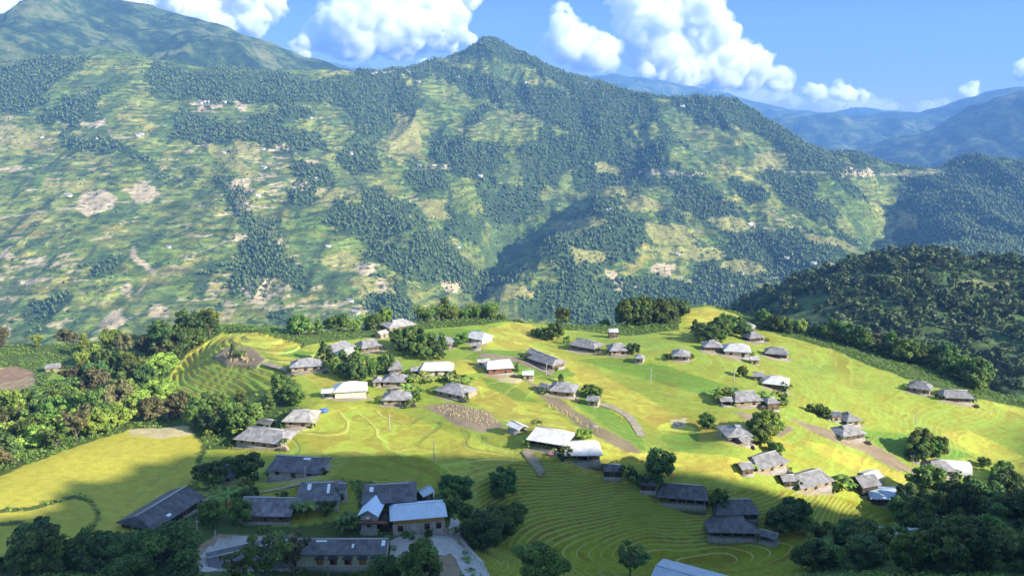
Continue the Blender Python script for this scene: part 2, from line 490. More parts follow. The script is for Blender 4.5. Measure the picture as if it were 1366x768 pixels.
def grow(x, y, z, out):
    """rice (0..1), bare (0..1) and base colour of the ground at world points"""
    u, v = project(x, y, z)
    wob = np.clip(260 / np.maximum(y, 40), 0.5, 3)
    u2 = u + 3.0 * wob * pn(x / 9, y / 9, 61) + 1.2 * wob * pn(x / 2.5, y / 2.5, 62)
    v2 = v + 1.4 * wob * pn(x / 9, y / 9, 63) + 0.5 * wob * pn(x / 2.5, y / 2.5, 64)
    rice = np.zeros(x.shape, bool)
    for p in RICE:
        rice |= inside(p, u2, v2)
    rice &= (y > 130) & ~(out & (u > 330))
    n = fbm(x / 14, y / 14, 3, 71)[..., None]
    n2 = fbm(x / 45, y / 30, 3, 72)[..., None]
    c = np.array(SCRUB) * (1 + 0.5 * n) * np.ones(x.shape + (1,))
    rc = np.array(LIME) * np.ones(x.shape + (1,))
    rc = rc + (np.array(PALEY) - np.array(LIME)) * np.clip(0.4 + 1.6 * n2, 0, 1) * 0.6
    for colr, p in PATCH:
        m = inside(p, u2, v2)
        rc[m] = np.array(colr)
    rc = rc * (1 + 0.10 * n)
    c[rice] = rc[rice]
    bare = np.zeros(x.shape, bool)
    for colr, p in BARE:
        m = inside(p, u2, v2) & (y > 120)
        c[m] = np.array(colr) * (1 + 0.35 * n[m])
        bare |= m
    for k, q in enumerate(CURVES):                    # the few grassy banks across the golden field
        d = seg_dist(q, u + 1.5 * pn(x / 6, y / 6, 65), v)
        wd = (2.6, 2.4, 1.0)[k]
        m = (d < wd) & rice
        c[m] = np.array((0.085, 0.105, 0.028)) if k < 2 else np.array((0.30, 0.30, 0.06))
    rice &= ~bare
    return rice.astype(float) * bunds(x, y, z), bare.astype(float), c

STEP = 0.62
def step_of(x, y, z):                             # the knoll is cut into taller steps
    u, v = project(x, y, z)
    return np.where(inside(RICE[2], u, v), STEP * 2.1, STEP)

def terrace(z, rice, st=STEP):
    t = z / st
    f = t - np.floor(t)
    zt = st * (np.floor(t) + sst(0.80, 1.0, f) + 0.10 * f) - 0.45 * st
    return z + (zt - z) * rice * 0.85

# ------------------------------------------------------------------ ground materials
def ground_mat():
    m, ns, ls, b = new_mat('field_ground')
    at = nd(ns, 'ShaderNodeAttribute', attribute_name='col')
    hs = nd(ns, 'ShaderNodeAttribute', attribute_name='hs')
    ri = nd(ns, 'ShaderNodeAttribute', attribute_name='rice')
    geo = nd(ns, 'ShaderNodeNewGeometry')
    t = math_n(ns, ls, 'DIVIDE', hs.outputs[2], STEP)
    fl = math_n(ns, ls, 'FLOOR', t)
    fr = math_n(ns, ls, 'FRACT', t)
    n_big = noise_n(ns, ls, geo.outputs[0], 0.05, 3)
    wn_ = nd(ns, 'ShaderNodeTexWhiteNoise', noise_dimensions='2D')
    cv = nd(ns, 'ShaderNodeCombineXYZ')
    ls.new(fl, cv.inputs[0])
    ls.new(math_n(ns, ls, 'FLOOR', math_n(ns, ls, 'MULTIPLY', n_big, 14.0)), cv.inputs[1])
    ls.new(cv.outputs[0], wn_.inputs['Vector'])
    n_mid = noise_n(ns, ls, geo.outputs[0], 0.45, 4, 0.65)
    n_fine = noise_n(ns, ls, geo.outputs[0], 2.6, 3, 0.7)
    # each terrace ripens a little differently
    wq = math_n(ns, ls, 'MULTIPLY_ADD', math_n(ns, ls, 'SUBTRACT', wn_.outputs[0], 0.5), math_n(ns, ls, 'MULTIPLY', ri.outputs[2], 4.0, clamp=True), 0.5)
    v1 = math_n(ns, ls, 'MULTIPLY_ADD', wq, 0.34, 0.83)
    v2 = math_n(ns, ls, 'MULTIPLY_ADD', n_mid, 0.8, 0.60)
    v3 = math_n(ns, ls, 'MULTIPLY_ADD', n_fine, 0.7, 0.65)
    v = math_n(ns, ls, 'MULTIPLY', math_n(ns, ls, 'MULTIPLY', v1, v2), v3)
    c = mix_col(ns, ls, 1.0, at.outputs[0], v, 'MULTIPLY')
    hsv = nd(ns, 'ShaderNodeHueSaturation')
    ls.new(math_n(ns, ls, 'MULTIPLY_ADD', wq, 0.06, 0.47), hsv.inputs['Hue'])
    ls.new(c, hsv.inputs['Color'])
    # grassy bank on the edge of every terrace, and the low grass at its foot
    sl = nd(ns, 'ShaderNodeAttribute', attribute_name='sl')
    def line(centre, metres):
        hw_ = math_n(ns, ls, 'MULTIPLY', math_n(ns, ls, 'ADD', sl.outputs[2], 0.004), metres / STEP)
        d = math_n(ns, ls, 'ABSOLUTE', math_n(ns, ls, 'SUBTRACT', fr, centre))
        return math_n(ns, ls, 'SUBTRACT', 1.5, math_n(ns, ls, 'DIVIDE', d, hw_), clamp=True)
    bank = line(0.86, 0.26)
    foot = line(0.97, 0.22)
    gate = ramp(ns, ls, n_big, [(0.34, (0.4, 0.4, 0.4)), (0.55, (1, 1, 1))])
    fb = math_n(ns, ls, 'MULTIPLY', math_n(ns, ls, 'MULTIPLY', bank, ri.outputs[2]), math_n(ns, ls, 'MULTIPLY', gate, 0.9))
    ff = math_n(ns, ls, 'MULTIPLY', math_n(ns, ls, 'MULTIPLY', foot, ri.outputs[2]), math_n(ns, ls, 'MULTIPLY', gate, 0.55))
    c2 = mix_col(ns, ls, fb, hsv.outputs[0], (0.46, 0.45, 0.14))
    c3 = mix_col(ns, ls, ff, c2, (0.10, 0.15, 0.025))
    ls.new(c3, b.inputs['Base Color'])
    b.inputs['Roughness'].default_value = 0.85
    b.inputs['Specular IOR Level'].default_value = 0.15
    bp = nd(ns, 'ShaderNodeBump')
    bp.inputs['Strength'].default_value = 0.7
    bp.inputs['Distance'].default_value = 0.5
    ls.new(n_fine, bp.inputs['Height'])
    ls.new(bp.outputs[0], b.inputs['Normal'])
    return m

def build_near():
    st = 0.75
    X = np.arange(-330, 420.1, st)
    Y = np.arange(112, 500.1, st)
    x, y = np.meshgrid(X, Y)
    z, out, d = near_land(x, y)
    keep = (np.abs(x) < 0.74 * y + 12)
    rice, bare, c = grow(x, y, z, out)
    far = far_land(x, y) - 1e6
    stp = step_of(x, y, z)
    zt = terrace(z, rice, stp)
    V = np.stack([x, y, zt], -1).reshape(-1, 3)
    F = grid_faces(len(X), len(Y), keep)
    gy, gx = np.gradient(z, st)
    sl = np.hypot(gx, gy)
    V, F, c, hs, ri, sl = compact(V, F, c.reshape(-1, 3), (z * STEP / stp).ravel(), rice.ravel(), (sl * STEP / stp).ravel())
    me = mesh_from('rice_terraces', V, F, ground_mat(), True, c, {'hs': hs, 'rice': ri, 'sl': sl})
    link('terraced_ground', me, kind='structure')
    # the rest of the same hillside: around the camera, to the right, and down to the valley
    st = 6.0
    X = np.arange(-720, 1260.1, st)
    Y = np.arange(-240, 960.1, st)
    x, y = np.meshgrid(X, Y)
    z = near_land(x, y)[0]
    inner = (x > -322) & (x < 412) & (y > 120) & (y < 492) & (np.abs(x) < 0.74 * y + 4)
    zz = np.where(inner, z - 3.5, z - 0.15)
    c = np.array(SCRUB) * (1 + 0.5 * fbm(x / 20, y / 20, 3, 8))[..., None]
    V = np.stack([x, y, zz], -1).reshape(-1, 3)
    F = grid_faces(len(X), len(Y), (z > -480))
    V, F, c = compact(V, F, c.reshape(-1, 3))
    me = mesh_from('hillside', V, F, bpy.data.materials['field_ground'], True, c, {'hs': V[:, 2], 'rice': np.zeros(len(V))})
    link('hillside', me, kind='structure')

# far slopes: traced woods, terraces and scars
WOODS = [
 [(-40,95),(60,75),(112,80),(95,100),(60,130),(30,150),(-40,155)], [(60,150),(85,125),(128,128),(142,150),(100,168),(50,172)], [(200,85),(260,95),(330,95),(430,105),(462,122),(400,138),(330,142),(270,137),(215,130),(188,108)],
 [(235,150),(300,160),(322,190),(260,200),(232,178)], [(440,105),(500,100),(562,112),(540,150),(500,190),(470,182),(450,140)], [(580,80),(612,97),(680,107),(760,130),(800,120),(866,128),(868,165),(800,182),(740,167),(680,142),(620,127),(588,107)],
 [(640,52),(665,48),(700,68),(760,93),(790,108),(850,125),(850,140),(760,122),(718,92),(660,74),(590,87)], [(880,128),(940,126),(985,133),(1042,165),(1040,182),(970,167),(898,147)], [(780,170),(822,165),(832,200),(770,225),(720,250),(680,240),(700,215),(750,200)],
 [(1080,195),(1170,223),(1182,235),(1120,240),(1070,217)], [(1010,225),(1080,235),(1092,265),(1030,262)], [(760,290),(830,280),(862,300),(850,350),(780,370),(740,352),(718,322)], [(600,180),(682,200),(660,240),(600,232),(568,200)],
 [(450,270),(540,265),(562,300),(500,322),(448,312)], [(690,385),(780,372),(900,370),(962,400),(860,425),(700,428)], [(1200,233),(1262,225),(1290,207),(1330,212),(1400,235),(1400,370),(1250,345),(1192,350)],
 [(880,240),(950,250),(1012,290),(1000,322),(930,302)], [(960,322),(1060,300),(1152,320),(1120,347),(1000,380),(958,362)], [(330,165),(420,170),(440,195),(380,205),(335,195)], [(380,215),(430,225),(450,260),(410,268)], [(540,215),(590,225),(600,260),(550,262)],
 [(640,250),(700,255),(740,270),(690,300),(640,300)], [(820,200),(880,200),(900,225),(850,232),(810,222)], [(600,265),(650,300),(640,330),(590,310)], [(290,230),(330,260),(380,320),(410,390),(395,395),(340,330),(285,250)], [(1000,150),(1040,165),(1110,205),(1080,212),(1010,175)], 
 [(150,190),(175,200),(230,235),(215,240),(160,205)], [(480,320),(560,340),(590,370),(540,375),(480,340)],
]
PALE = [[(420,250),(470,252),(468,264),(425,266)],[(553,266),(598,268),(600,290),(570,290)],[(433,342),(470,338),(492,362),(440,362)],[(868,332),(935,328),(972,335),(960,345),(880,348)],[(735,298),(790,288),(815,295),(770,315),(735,312)],[(1010,203),(1050,205),(1050,225),(1012,222)],
 [(945,292),(985,290),(1010,308),(960,310)],[(470,372),(520,372),(535,392),(480,395)],[(648,382),(700,380),(720,395),(650,402)],[(795,250),(830,248),(850,262),(800,262)],[(790,215),(830,225),(830,235),(795,232)],[(270,185),(300,200),(350,235),(330,240),(285,212)],[(60,240),(130,242),(130,256),(60,254)],
 [(310,185),(345,190),(345,215),(312,210)],[(860,300),(920,298),(930,325),(868,325)],[(1060,300),(1100,315),(1150,330),(1140,335),(1070,318)],[(0,165),(60,175),(55,200),(0,195)],[(230,420),(310,418),(320,435),(240,440)],[(530,150),(570,170),(560,205),(520,200)],[(1200,228),(1262,222),(1262,232),(1210,238)],[(1195,280),(1225,285),(1220,310),(1195,300)],
 [(760,330),(815,335),(810,352),(765,352)],[(830,265),(870,262),(890,280),(840,280)],[(1090,352),(1125,352),(1125,360),(1095,360)],[(960,350),(1010,345),(1030,362),(980,368)]]
SCARS = [[(100,282),(112,258),(135,252),(158,262),(150,275),(120,290)],[(180,268),(178,248),(195,240),(215,262),(200,270)],[(318,285),(312,262),(325,258),(336,280)],[(345,300),(355,296),(378,322),(370,330)],[(322,385),(332,370),(362,372),(358,405),(335,408)],[(366,382),(390,378),(392,388),(368,390)],[(130,442),(150,415),(156,405),(172,432),(150,443)],[(192,420),(205,405),(222,410),(224,425)],[(172,335),(178,330),(206,366),(200,370)],[(163,380),(170,372),(177,385),(172,395)],
 [(0,345),(12,335),(25,345),(10,350)],[(28,348),(55,340),(60,350),(40,352)],[(300,240),(330,238),(335,255),(310,252)],[(388,242),(412,240),(414,253),(390,250)],[(580,372),(615,378),(605,390),(590,386)],[(20,375),(60,368),(66,376),(30,380)],[(845,228),(875,226),(930,230),(930,234),(850,234)],[(1115,228),(1140,222),(1170,228),(1165,234),(1120,236)],[(810,360),(822,362),(830,385),(818,388)],[(305,315),(335,312),(335,320),(305,322)],
 [(310,135),(330,140),(328,150),(312,146)],[(355,195),(385,192),(388,202),(360,204)],[(255,137),(300,136),(300,143),(258,143)],[(500,372),(520,380),(515,392),(500,388)],[(0,222),(40,224),(40,228),(0,228)],[(560,222),(600,220),(600,226),(562,228)],[(870,350),(900,352),(898,368),(872,366)],[(470,352),(490,350),(500,366),(485,368)],[(0,440),(10,430),(14,450),(2,455)],[(110,162),(140,158),(142,166),(115,172)]]
ROADS = [[(-40,372),(0,366),(40,355),(110,345)],[(-40,470),(20,466),(60,462),(95,452),(132,441),(176,423),(184,418),(240,420)],[(0,291),(60,282),(88,278),(112,276),(150,270),(232,268)],[(838,233),(880,228),(935,232),(1010,222),(1045,229),(1110,230),(1182,233),(1262,230),(1310,236)],[(360,408),(420,408),(460,412),(520,418)],[(170,405),(205,366),(230,365)],[(250,345),(300,322),(345,318)],[(905,370),(960,384),(1010,372),(1050,370)],[(960,262),(1010,300),(1060,318)],[(140,165),(150,185),(190,182)]]

def far_mat():
    m, ns, ls, b = new_mat('mountain_slopes')
    at = nd(ns, 'ShaderNodeAttribute', attribute_name='col')
    te = nd(ns, 'ShaderNodeAttribute', attribute_name='terr')
    hs = nd(ns, 'ShaderNodeAttribute', attribute_name='hs')
    geo = nd(ns, 'ShaderNodeNewGeometry')
    n1 = noise_n(ns, ls, geo.outputs[0], 0.035, 5, 0.65)
    n2 = noise_n(ns, ls, geo.outputs[0], 0.011, 4, 0.6)
    v = math_n(ns, ls, 'MULTIPLY', math_n(ns, ls, 'MULTIPLY_ADD', n1, 1.3, 0.35), math_n(ns, ls, 'MULTIPLY_ADD', n2, 0.8, 0.6))
    vm = nd(ns, 'ShaderNodeVectorMath', operation='MULTIPLY')
    vm.inputs[1].default_value = (0.045, 0.045, 0.22)
    ls.new(geo.outputs[0], vm.inputs[0])
    n3 = noise_n(ns, ls, vm.outputs[0], 1.0, 5, 0.75)
    n4 = noise_n(ns, ls, geo.outputs[0], 0.16, 3, 0.7)
    v = math_n(ns, ls, 'MULTIPLY', v, math_n(ns, ls, 'MULTIPLY', math_n(ns, ls, 'MULTIPLY_ADD', n3, 2.2, -0.10), math_n(ns, ls, 'MULTIPLY_ADD', n4, 1.2, 0.40)))
    c = mix_col(ns, ls, 1.0, at.outputs[0], v, 'MULTIPLY')
    tan = ramp(ns, ls, n3, [(0.0, (0, 0, 0)), (0.60, (0, 0, 0)), (0.68, (1, 1, 1)), (1.0, (1, 1, 1))])
    c = mix_col(ns, ls, math_n(ns, ls, 'MULTIPLY', tan, math_n(ns, ls, 'MULTIPLY', te.outputs[2], 0.7)), c, (0.34, 0.28, 0.15))
    t = math_n(ns, ls, 'DIVIDE', hs.outputs[2], 7.0)
    fr = math_n(ns, ls, 'FRACT', t)
    bank = ramp(ns, ls, fr, [(0.0, (0, 0, 0)), (0.55, (0, 0, 0)), (0.7, (1, 1, 1)), (0.85, (1, 1, 1)), (1.0, (0, 0, 0))])
    f = math_n(ns, ls, 'MULTIPLY', math_n(ns, ls, 'MULTIPLY', bank, te.outputs[2]), 0.55)
    c2 = mix_col(ns, ls, f, c, (0.20, 0.16, 0.085))
    # bushes: dark dots on the open slopes
    vo = nd(ns, 'ShaderNodeTexVoronoi')
    vo.inputs['Scale'].default_value = 0.055
    ls.new(geo.outputs[0], vo.inputs['Vector'])
    dots = ramp(ns, ls, vo.outputs[0], [(0.0, (1, 1, 1)), (0.22, (1, 1, 1)), (0.36, (0, 0, 0))])
    gate = ramp(ns, ls, n2, [(0.42, (0, 0, 0)), (0.60, (1, 1, 1))])
    c3 = mix_col(ns, ls, math_n(ns, ls, 'MULTIPLY', math_n(ns, ls, 'MULTIPLY', dots, gate), 0.75), c2, (0.028, 0.055, 0.018))
    ls.new(c3, b.inputs['Base Color'])
    b.inputs['Roughness'].default_value = 0.9
    b.inputs['Specular IOR Level'].default_value = 0.1
    bp = nd(ns, 'ShaderNodeBump')
    bp.inputs['Strength'].default_value = 0.6
    bp.inputs['Distance'].default_value = 12
    ls.new(n1, bp.inputs['Height'])
    ls.new(bp.outputs[0], b.inputs['Normal'])
    return m

def wood_mask(u, v, x, y):
    k = 26 * fbm(x / 90, y / 130, 4, 81) + 11 * fbm(x / 24, y / 34, 3, 84)
    l = 15 * fbm(x / 90, y / 130, 4, 82) + 7 * fbm(x / 24, y / 34, 3, 85)
    m = np.zeros(x.shape, bool)
    for p in WOODS:
        m |= inside(p, u + k, v + l)
    n = fbm(x / 170, y / 330, 4, 83)
    thick = np.interp(u, [0, 300, 450, 1400], [0.30, 0.22, 0.12, 0.06])
    return m | (n > thick)

def build_far():
    st = 5.0
    X = np.arange(-2350, 2500.1, st)
    Y = np.arange(880, 3900.1, st)
    x, y = np.meshgrid(X, Y)
    keep = np.abs(x) < 0.70 * y + 30
    z = far_land(x, y)
    u, v = project(x, y, z)
    ju = u + 13 * fbm(x / 50, y / 70, 4, 91)
    jv = v + 8 * fbm(x / 50, y / 70, 4, 92)
    n = fbm(x / 150, y / 200, 4, 93)[..., None]
    n2 = fbm(x / 40, y / 60, 3, 94)
    c = np.array((0.092, 0.140, 0.026)) + (np.array((0.158, 0.182, 0.040)) - np.array((0.092, 0.140, 0.026))) * np.clip(0.5 + 1.6 * n, 0, 1)
    terr = sst(0.02, 0.22, fbm(x / 210, y / 260, 3, 95)) * 0.7
    ylw = (fbm(x / 120, y / 200, 3, 97) > 0.27)
    c[ylw] = np.array((0.20, 0.20, 0.048)) * (1 + 0.3 * n[ylw])
    parc = pn(x / 75 + 0.4 * pn(x / 30, z / 20, 12), z / 11 + 0.5 * pn(x / 90, z / 40, 13), 14)
    parc2 = pn(x / 38, z / 6 + 0.8 * pn(x / 60, z / 30, 15), 16)
    c = c * (1 + 0.55 * parc + 0.35 * parc2)[..., None]
    c[..., 0] *= 1 + 0.35 * np.clip(parc2, -0.6, 0.8)
    hedge = (parc2 + 0.35 * fbm(x / 120, y / 160, 2, 44) < -0.34)
    c[hedge] = np.array((0.052, 0.085, 0.026))
    thick = fbm(x / 95, y / 150, 4, 45) > 0.20
    c[thick] = np.array((0.070, 0.108, 0.030)) * (1 + 0.4 * parc2[thick][:, None])
    wood = wood_mask(u, v, x, y)
    c[wood] = np.array((0.045, 0.075, 0.024))
    terr = np.where(wood, 0, terr)
    for p in PALE:
        m = inside(p, ju, jv)
        c[m] = np.array((0.235, 0.228, 0.06)) * (1 + 0.3 * n[m])
        terr[m] = 1.0
        wood &= ~m
    streak = 0.62 * pn(x / 48 + 0.5 * pn(x / 20, z / 9, 17), z / 6.5 + 0.9 * pn(x / 70, z / 40, 18), 19) + 0.45 * fbm(x / 260, y / 330, 2, 96) + 0.16 * pn(x / 12, z / 5, 20)
    spots = (streak > np.interp(u, [0, 420, 560, 1400], [0.36, 0.40, 0.52, 0.57])) & ~wood & (v > 140)
    c[spots] = np.array((0.37, 0.295, 0.165)) * (1 + 0.25 * n2[spots][:, None])
    terr[spots] = 1
    for p in SCARS:
        m = inside(p, ju, jv)
        c[m] = np.array((0.42, 0.335, 0.20)) * (1 + 0.5 * n2[m][:, None])
        terr[m] = 0.5
    for r in ROADS:
        d = seg_dist(r, u + 0.8 * pn(x / 40, y / 40, 98), v)
        m = (d < 0.9) & (fbm(x / 60, y / 60, 2, 58) > -0.22)
        c[m] = np.array((0.33, 0.265, 0.17))
        terr[m] = 0
    V = np.stack([x, y, z], -1).reshape(-1, 3)
    F = grid_faces(len(X), len(Y), keep)
    V, F, c, te = compact(V, F, c.reshape(-1, 3), terr.ravel())
    me = mesh_from('mountain', V, F, far_mat(), True, c, {'hs': V[:, 2], 'terr': te})
    link('mountain', me, kind='structure')
    return x, y, z, u, v, wood & keep

def build_hill():
    st = 4.0
    X = np.arange(40, 1100.1, st)
    Y = np.arange(470, 1150.1, st)
    x, y = np.meshgrid(X, Y)
    z = hill_land(x, y)
    u, v = project(x, y, z)
    n = fbm(x / 30, y / 30, 3, 101)
    c = np.array((0.060, 0.095, 0.030)) * (1 + 0.6 * n)[..., None]
    te = np.zeros(x.shape)
    for p in [[(1020,425),(1080,415),(1110,430),(1080,450),(1030,450)],[(1270,375),(1340,372),(1350,385),(1290,392)],[(1150,440),(1190,436),(1180,446)]]:
        m = inside(p, u + 5 * n, v + 3 * n)
        c[m] = np.array((0.16, 0.18, 0.05))
        te[m] = 1
    V = np.stack([x, y, z], -1).reshape(-1, 3)
    F = grid_faces(len(X), len(Y), (x < 0.74 * y + 30) & (x > 0.14 * y))
    V, F, c, te = compact(V, F, c.reshape(-1, 3), te.ravel())
    me = mesh_from('wooded_hill', V, F, bpy.data.materials['mountain_slopes'], True, c, {'hs': V[:, 2] * 2.5, 'terr': te})
    link('wooded_hill', me, kind='structure')

def range_mat():
    m, ns, ls, b = new_mat('far_range')
    geo = nd(ns, 'ShaderNodeNewGeometry')
    n1 = noise_n(ns, ls, geo.outputs[0], 0.004, 6, 0.65)
    n2 = noise_n(ns, ls, geo.outputs[0], 0.02, 4, 0.65)
    n = math_n(ns, ls, 'MULTIPLY_ADD', n2, 0.45, math_n(ns, ls, 'MULTIPLY', n1, 0.75))
    ls.new(ramp(ns, ls, n, [(0.48, (0.016, 0.030, 0.012)), (0.60, (0.034, 0.060, 0.020)), (0.66, (0.085, 0.115, 0.032)), (0.78, (0.18, 0.165, 0.08))]), b.inputs['Base Color'])
    b.inputs['Roughness'].default_value = 0.9
    b.inputs['Specular IOR Level'].default_value = 0.1
    bp = nd(ns, 'ShaderNodeBump')
    bp.inputs['Strength'].default_value = 0.7
    bp.inputs['Distance'].default_value = 25
    ls.new(n2, bp.inputs['Height'])
    ls.new(bp.outputs[0], b.inputs['Normal'])
    return m

def build_range(name, line, D, front, back, sl, spur, st, seed, mat):
    """a whole mountain range: a skyline D metres away with spurs running down both flanks"""
    P = np.array([wp(u, v, D) for u, v in line])
    X = np.arange(P[0, 0], P[-1, 0], st)
    Y = np.arange(D - front, D + back, st)
    x, y = np.meshgrid(X, Y)
    dy = y - D
    wx = x + 0.25 * front * pn(x / front * 1.2, y / front * 1.2, seed) * np.clip(np.abs(dy) / front * 2, 0, 1)
    top = np.interp(wx, P[:, 0], P[:, 2])
    fall = np.clip(np.abs(dy) / (0.35 * front), 0, 1)
    r = ridged(x / (spur * 4.0), y / (spur * 11.0), 5, seed)
    z = top - sl * np.abs(dy) * (0.55 + 0.45 * fall) + spur * r * (0.12 + 0.88 * fall) + 0.12 * spur * fbm(x / spur, y / spur, 3, seed + 1)
    V = np.stack([x, y, z], -1).reshape(-1, 3)
    F = grid_faces(len(X), len(Y), (np.abs(x) < 0.72 * y + 200) & (z > -700))
    V, F = compact(V, F)
    link(name, mesh_from(name, V, F, mat, True), kind='structure')

build_near()
FX, FY, FZ, FU, FV, FWOOD = build_far()
build_hill()
_rm = range_mat()
build_range('far_peak', [(-300,90),(-150,70),(-60,52),(0,50),(25,42),(60,29),(95,13),(130,0),(150,-2),(180,5),(200,9),(215,16),(240,20),(290,35),(330,52),(370,68),(420,84),(470,97),(540,112),(620,150),(700,200)], 4000, 1700, 1500, 0.42, 210, 20, 111, _rm)
build_range('side_spur', [(1020,330),(1080,270),(1130,232),(1180,205),(1220,188),(1250,176),(1280,163),(1310,146),(1340,132),(1366,127),(1450,110),(1600,100)], 5400, 1500, 1200, 0.36, 150, 22, 121, _rm)
build_range('valley_range', [(760,190),(900,180),(1000,165),(1020,158),(1060,153),(1080,156),(1110,152),(1140,155),(1180,151),(1230,151),(1262,142),(1290,133),(1330,122),(1380,116),(1480,100),(1600,95)], 7800, 2200, 1400, 0.34, 170, 34, 131, _rm)
build_range('blue_range', [(-500,60),(-100,42),(0,33),(20,32),(48,40),(120,60),(420,90),(445,84),(470,98),(600,120),(780,104),(820,101),(860,106),(920,117),(960,124),(1000,136),(1050,146),(1110,152),(1140,145),(1165,144),(1200,150),(1300,154),(1450,150),(1700,150)], 10500, 2300, 1300, 0.30, 180, 55, 141, _rm)

# ------------------------------------------------------------------ air
def build_haze():
    X0, X1, Y0, Y1, Z0, Z1 = -11500, 12500, -900, 12300, -1250, 1420
    V = [(x, y, z) for z in (Z0, Z1) for y in (Y0, Y1) for x in (X0, X1)]
    F = [(0, 2, 3, 1), (4, 5, 7, 6), (0, 1, 5, 4), (2, 6, 7, 3), (0, 4, 6, 2), (1, 3, 7, 5)]
    m = bpy.data.materials.new('air')
    m.use_nodes = True
    ns, ls = m.node_tree.nodes, m.node_tree.links
    ns.clear()
    pv = ns.new('ShaderNodeVolumePrincipled')
    pv.inputs['Color'].default_value = (0.22, 0.48, 1.0, 1)
    pv.inputs['Density'].default_value = 0.00009
    pv.inputs['Anisotropy'].default_value = 0.0
    o = ns.new('ShaderNodeOutputMaterial')
    ls.new(pv.outputs[0], o.inputs['Volume'])
    link('haze', mesh_from('haze', V, F, m), kind='stuff')
build_haze()
# ------------------------------------------------------------------ clouds (beyond the air box)
def cloud_mat(name, dens):
    m = bpy.data.materials.new(name)
    m.use_nodes = True
    ns, ls = m.node_tree.nodes, m.node_tree.links
    ns.clear()
    sc = ns.new('ShaderNodeVolumeScatter')
    sc.inputs['Color'].default_value = (0.988, 0.988, 0.988, 1)
    sc.inputs['Density'].default_value = dens
    sc.inputs['Anisotropy'].default_value = 0.2
    o = ns.new('ShaderNodeOutputMaterial')
    ls.new(sc.outputs[0], o.inputs['Volume'])
    return m
CLOUD_MAT = cloud_mat('cloud_vapour', 0.012)
THIN_MAT = cloud_mat('thin_cloud_vapour', 0.0013)
FRINGE_MAT = cloud_mat('fringe_vapour', 0.0035)

def ico(sub):
    import bmesh
    bm = bmesh.new()
    bmesh.ops.create_icosphere(bm, subdivisions=sub, radius=1.0)
    V = np.array([v.co[:] for v in bm.verts])
    F = np.array([[v.index for v in f.verts] for f in bm.faces])
    bm.free()
    return V, F
ICO1, ICO2 = ico(1), ico(2)

def cloud(label, outline, D, n, rmax, seed, vox=46.0, thick=0.8, mat=None):
    """a heap of vapour: many overlapping lumps filling the outline, skinned as one surface"""
    rs = np.random.RandomState(seed)
    P = np.array(outline, float)
    S = D / FPX / CP
    lo, hi = P.min(0), P.max(0)
    balls, tries = [], 0
    while len(balls) < n and tries < n * 60:
        tries += 1
        q = lo + rs.rand(2) * (hi - lo)
        if not inside(P, q[:1], q[1:2])[0]:
            continue
        e = float(seg_dist(list(P), q[:1], q[1:2], True)[0])
        if e < 2:
            continue
        r = min(e * 0.95, rmax) * (0.5 + 0.5 * rs.rand())
        dep = D + S * ((q[0] - 0.5 * (lo[0] + hi[0])) * 0.85 + thick * (rs.rand() - 0.5) * 2 * min(e * 1.3, rmax * 1.4))
        balls.append((wp(q[0], q[1], dep), r * S))
    gen = balls
    for k, (m, f0, f1) in enumerate(((9, 0.28, 0.60), (7, 0.28, 0.58))):      # smaller billows budding from the larger ones
        new = []
        for c, R in gen:
            for _ in range(m):
                d = rs.normal(0, 1, 3)
                d /= np.linalg.norm(d)
                if d[1] > 0.45 or d[2] < -0.55:
                    continue
                rr = R * rs.uniform(f0, f1)
                if rr > 35 * D / 20000:
                    new.append((c + d * R * rs.uniform(0.8, 1.04), rr))
        balls = balls + new
        gen = new
    Vs, Fs = [], []
    for k, (c, R) in enumerate(balls):
        B = ICO2 if R > 160 else ICO1
        Vs.append(B[0] * R + c)
        Fs.append(B[1])
    nb = np.cumsum([0] + [len(v) for v in Vs])
    Fs = [f + o for f, o in zip(Fs, nb)]
    me = mesh_from('cloud', np.concatenate(Vs), np.concatenate(Fs), None)
    tmp = bpy.data.objects.new('cloud_tmp', me)
    COL.objects.link(tmp)
    mod = tmp.modifiers.new('r', 'REMESH')
    mod.mode = 'VOXEL'
    mod.voxel_size = vox
    dg = bpy.context.evaluated_depsgraph_get()
    me2 = bpy.data.meshes.new_from_object(tmp.evaluated_get(dg))
    bpy.data.objects.remove(tmp)
    N = len(me2.vertices)
    co = np.empty(N * 3, np.float32)
    me2.vertices.foreach_get('co', co)
    no = np.empty(N * 3, np.float32)
    me2.vertices.foreach_get('normal', no)
    co, no = co.reshape(-1, 3).astype(float), no.reshape(-1, 3)
    # cauliflower relief at three sizes
    k = D / 20000.0
    h = np.zeros(N)
    from mathutils import noise as mn
    for i in range(N):
        v = Vector(co[i])
        h[i] = 150 * mn.fractal(v / (620 * k), 0.7, 2.1, 5) + 70 * (0.35 - abs(mn.noise(v / (210 * k)))) + 34 * (0.35 - abs(mn.noise(v / (95 * k))))
    h *= k
    co += no * h[:, None]
    fringe = np.array([max(0.0, 0.25 + mn.fractal(Vector(q) / (300 * k) + Vector((7, 3, 1)), 0.8, 2.2, 4)) for q in co]) * 130 * k
    me2.vertices.foreach_set('co', co.astype(np.float32).ravel())
    me2.materials.clear()
    me2.materials.append(mat or CLOUD_MAT)
    me2.polygons.foreach_set('use_smooth', np.ones(len(me2.polygons), bool))
    me2.update()
    me2.name = 'cloud'
    t = link('cloud', me2, label=label, category='cloud', kind='thing')
    if mat is None:
        me3 = me2.copy()
        me3.name = 'cloud_fringe'
        me3.vertices.foreach_set('co', (co + no * (fringe + 6)[:, None]).astype(np.float32).ravel())
        me3.materials.clear()
        me3.materials.append(FRINGE_MAT)
        me3.update()
        link('cloud_fringe', me3, t)
    return t

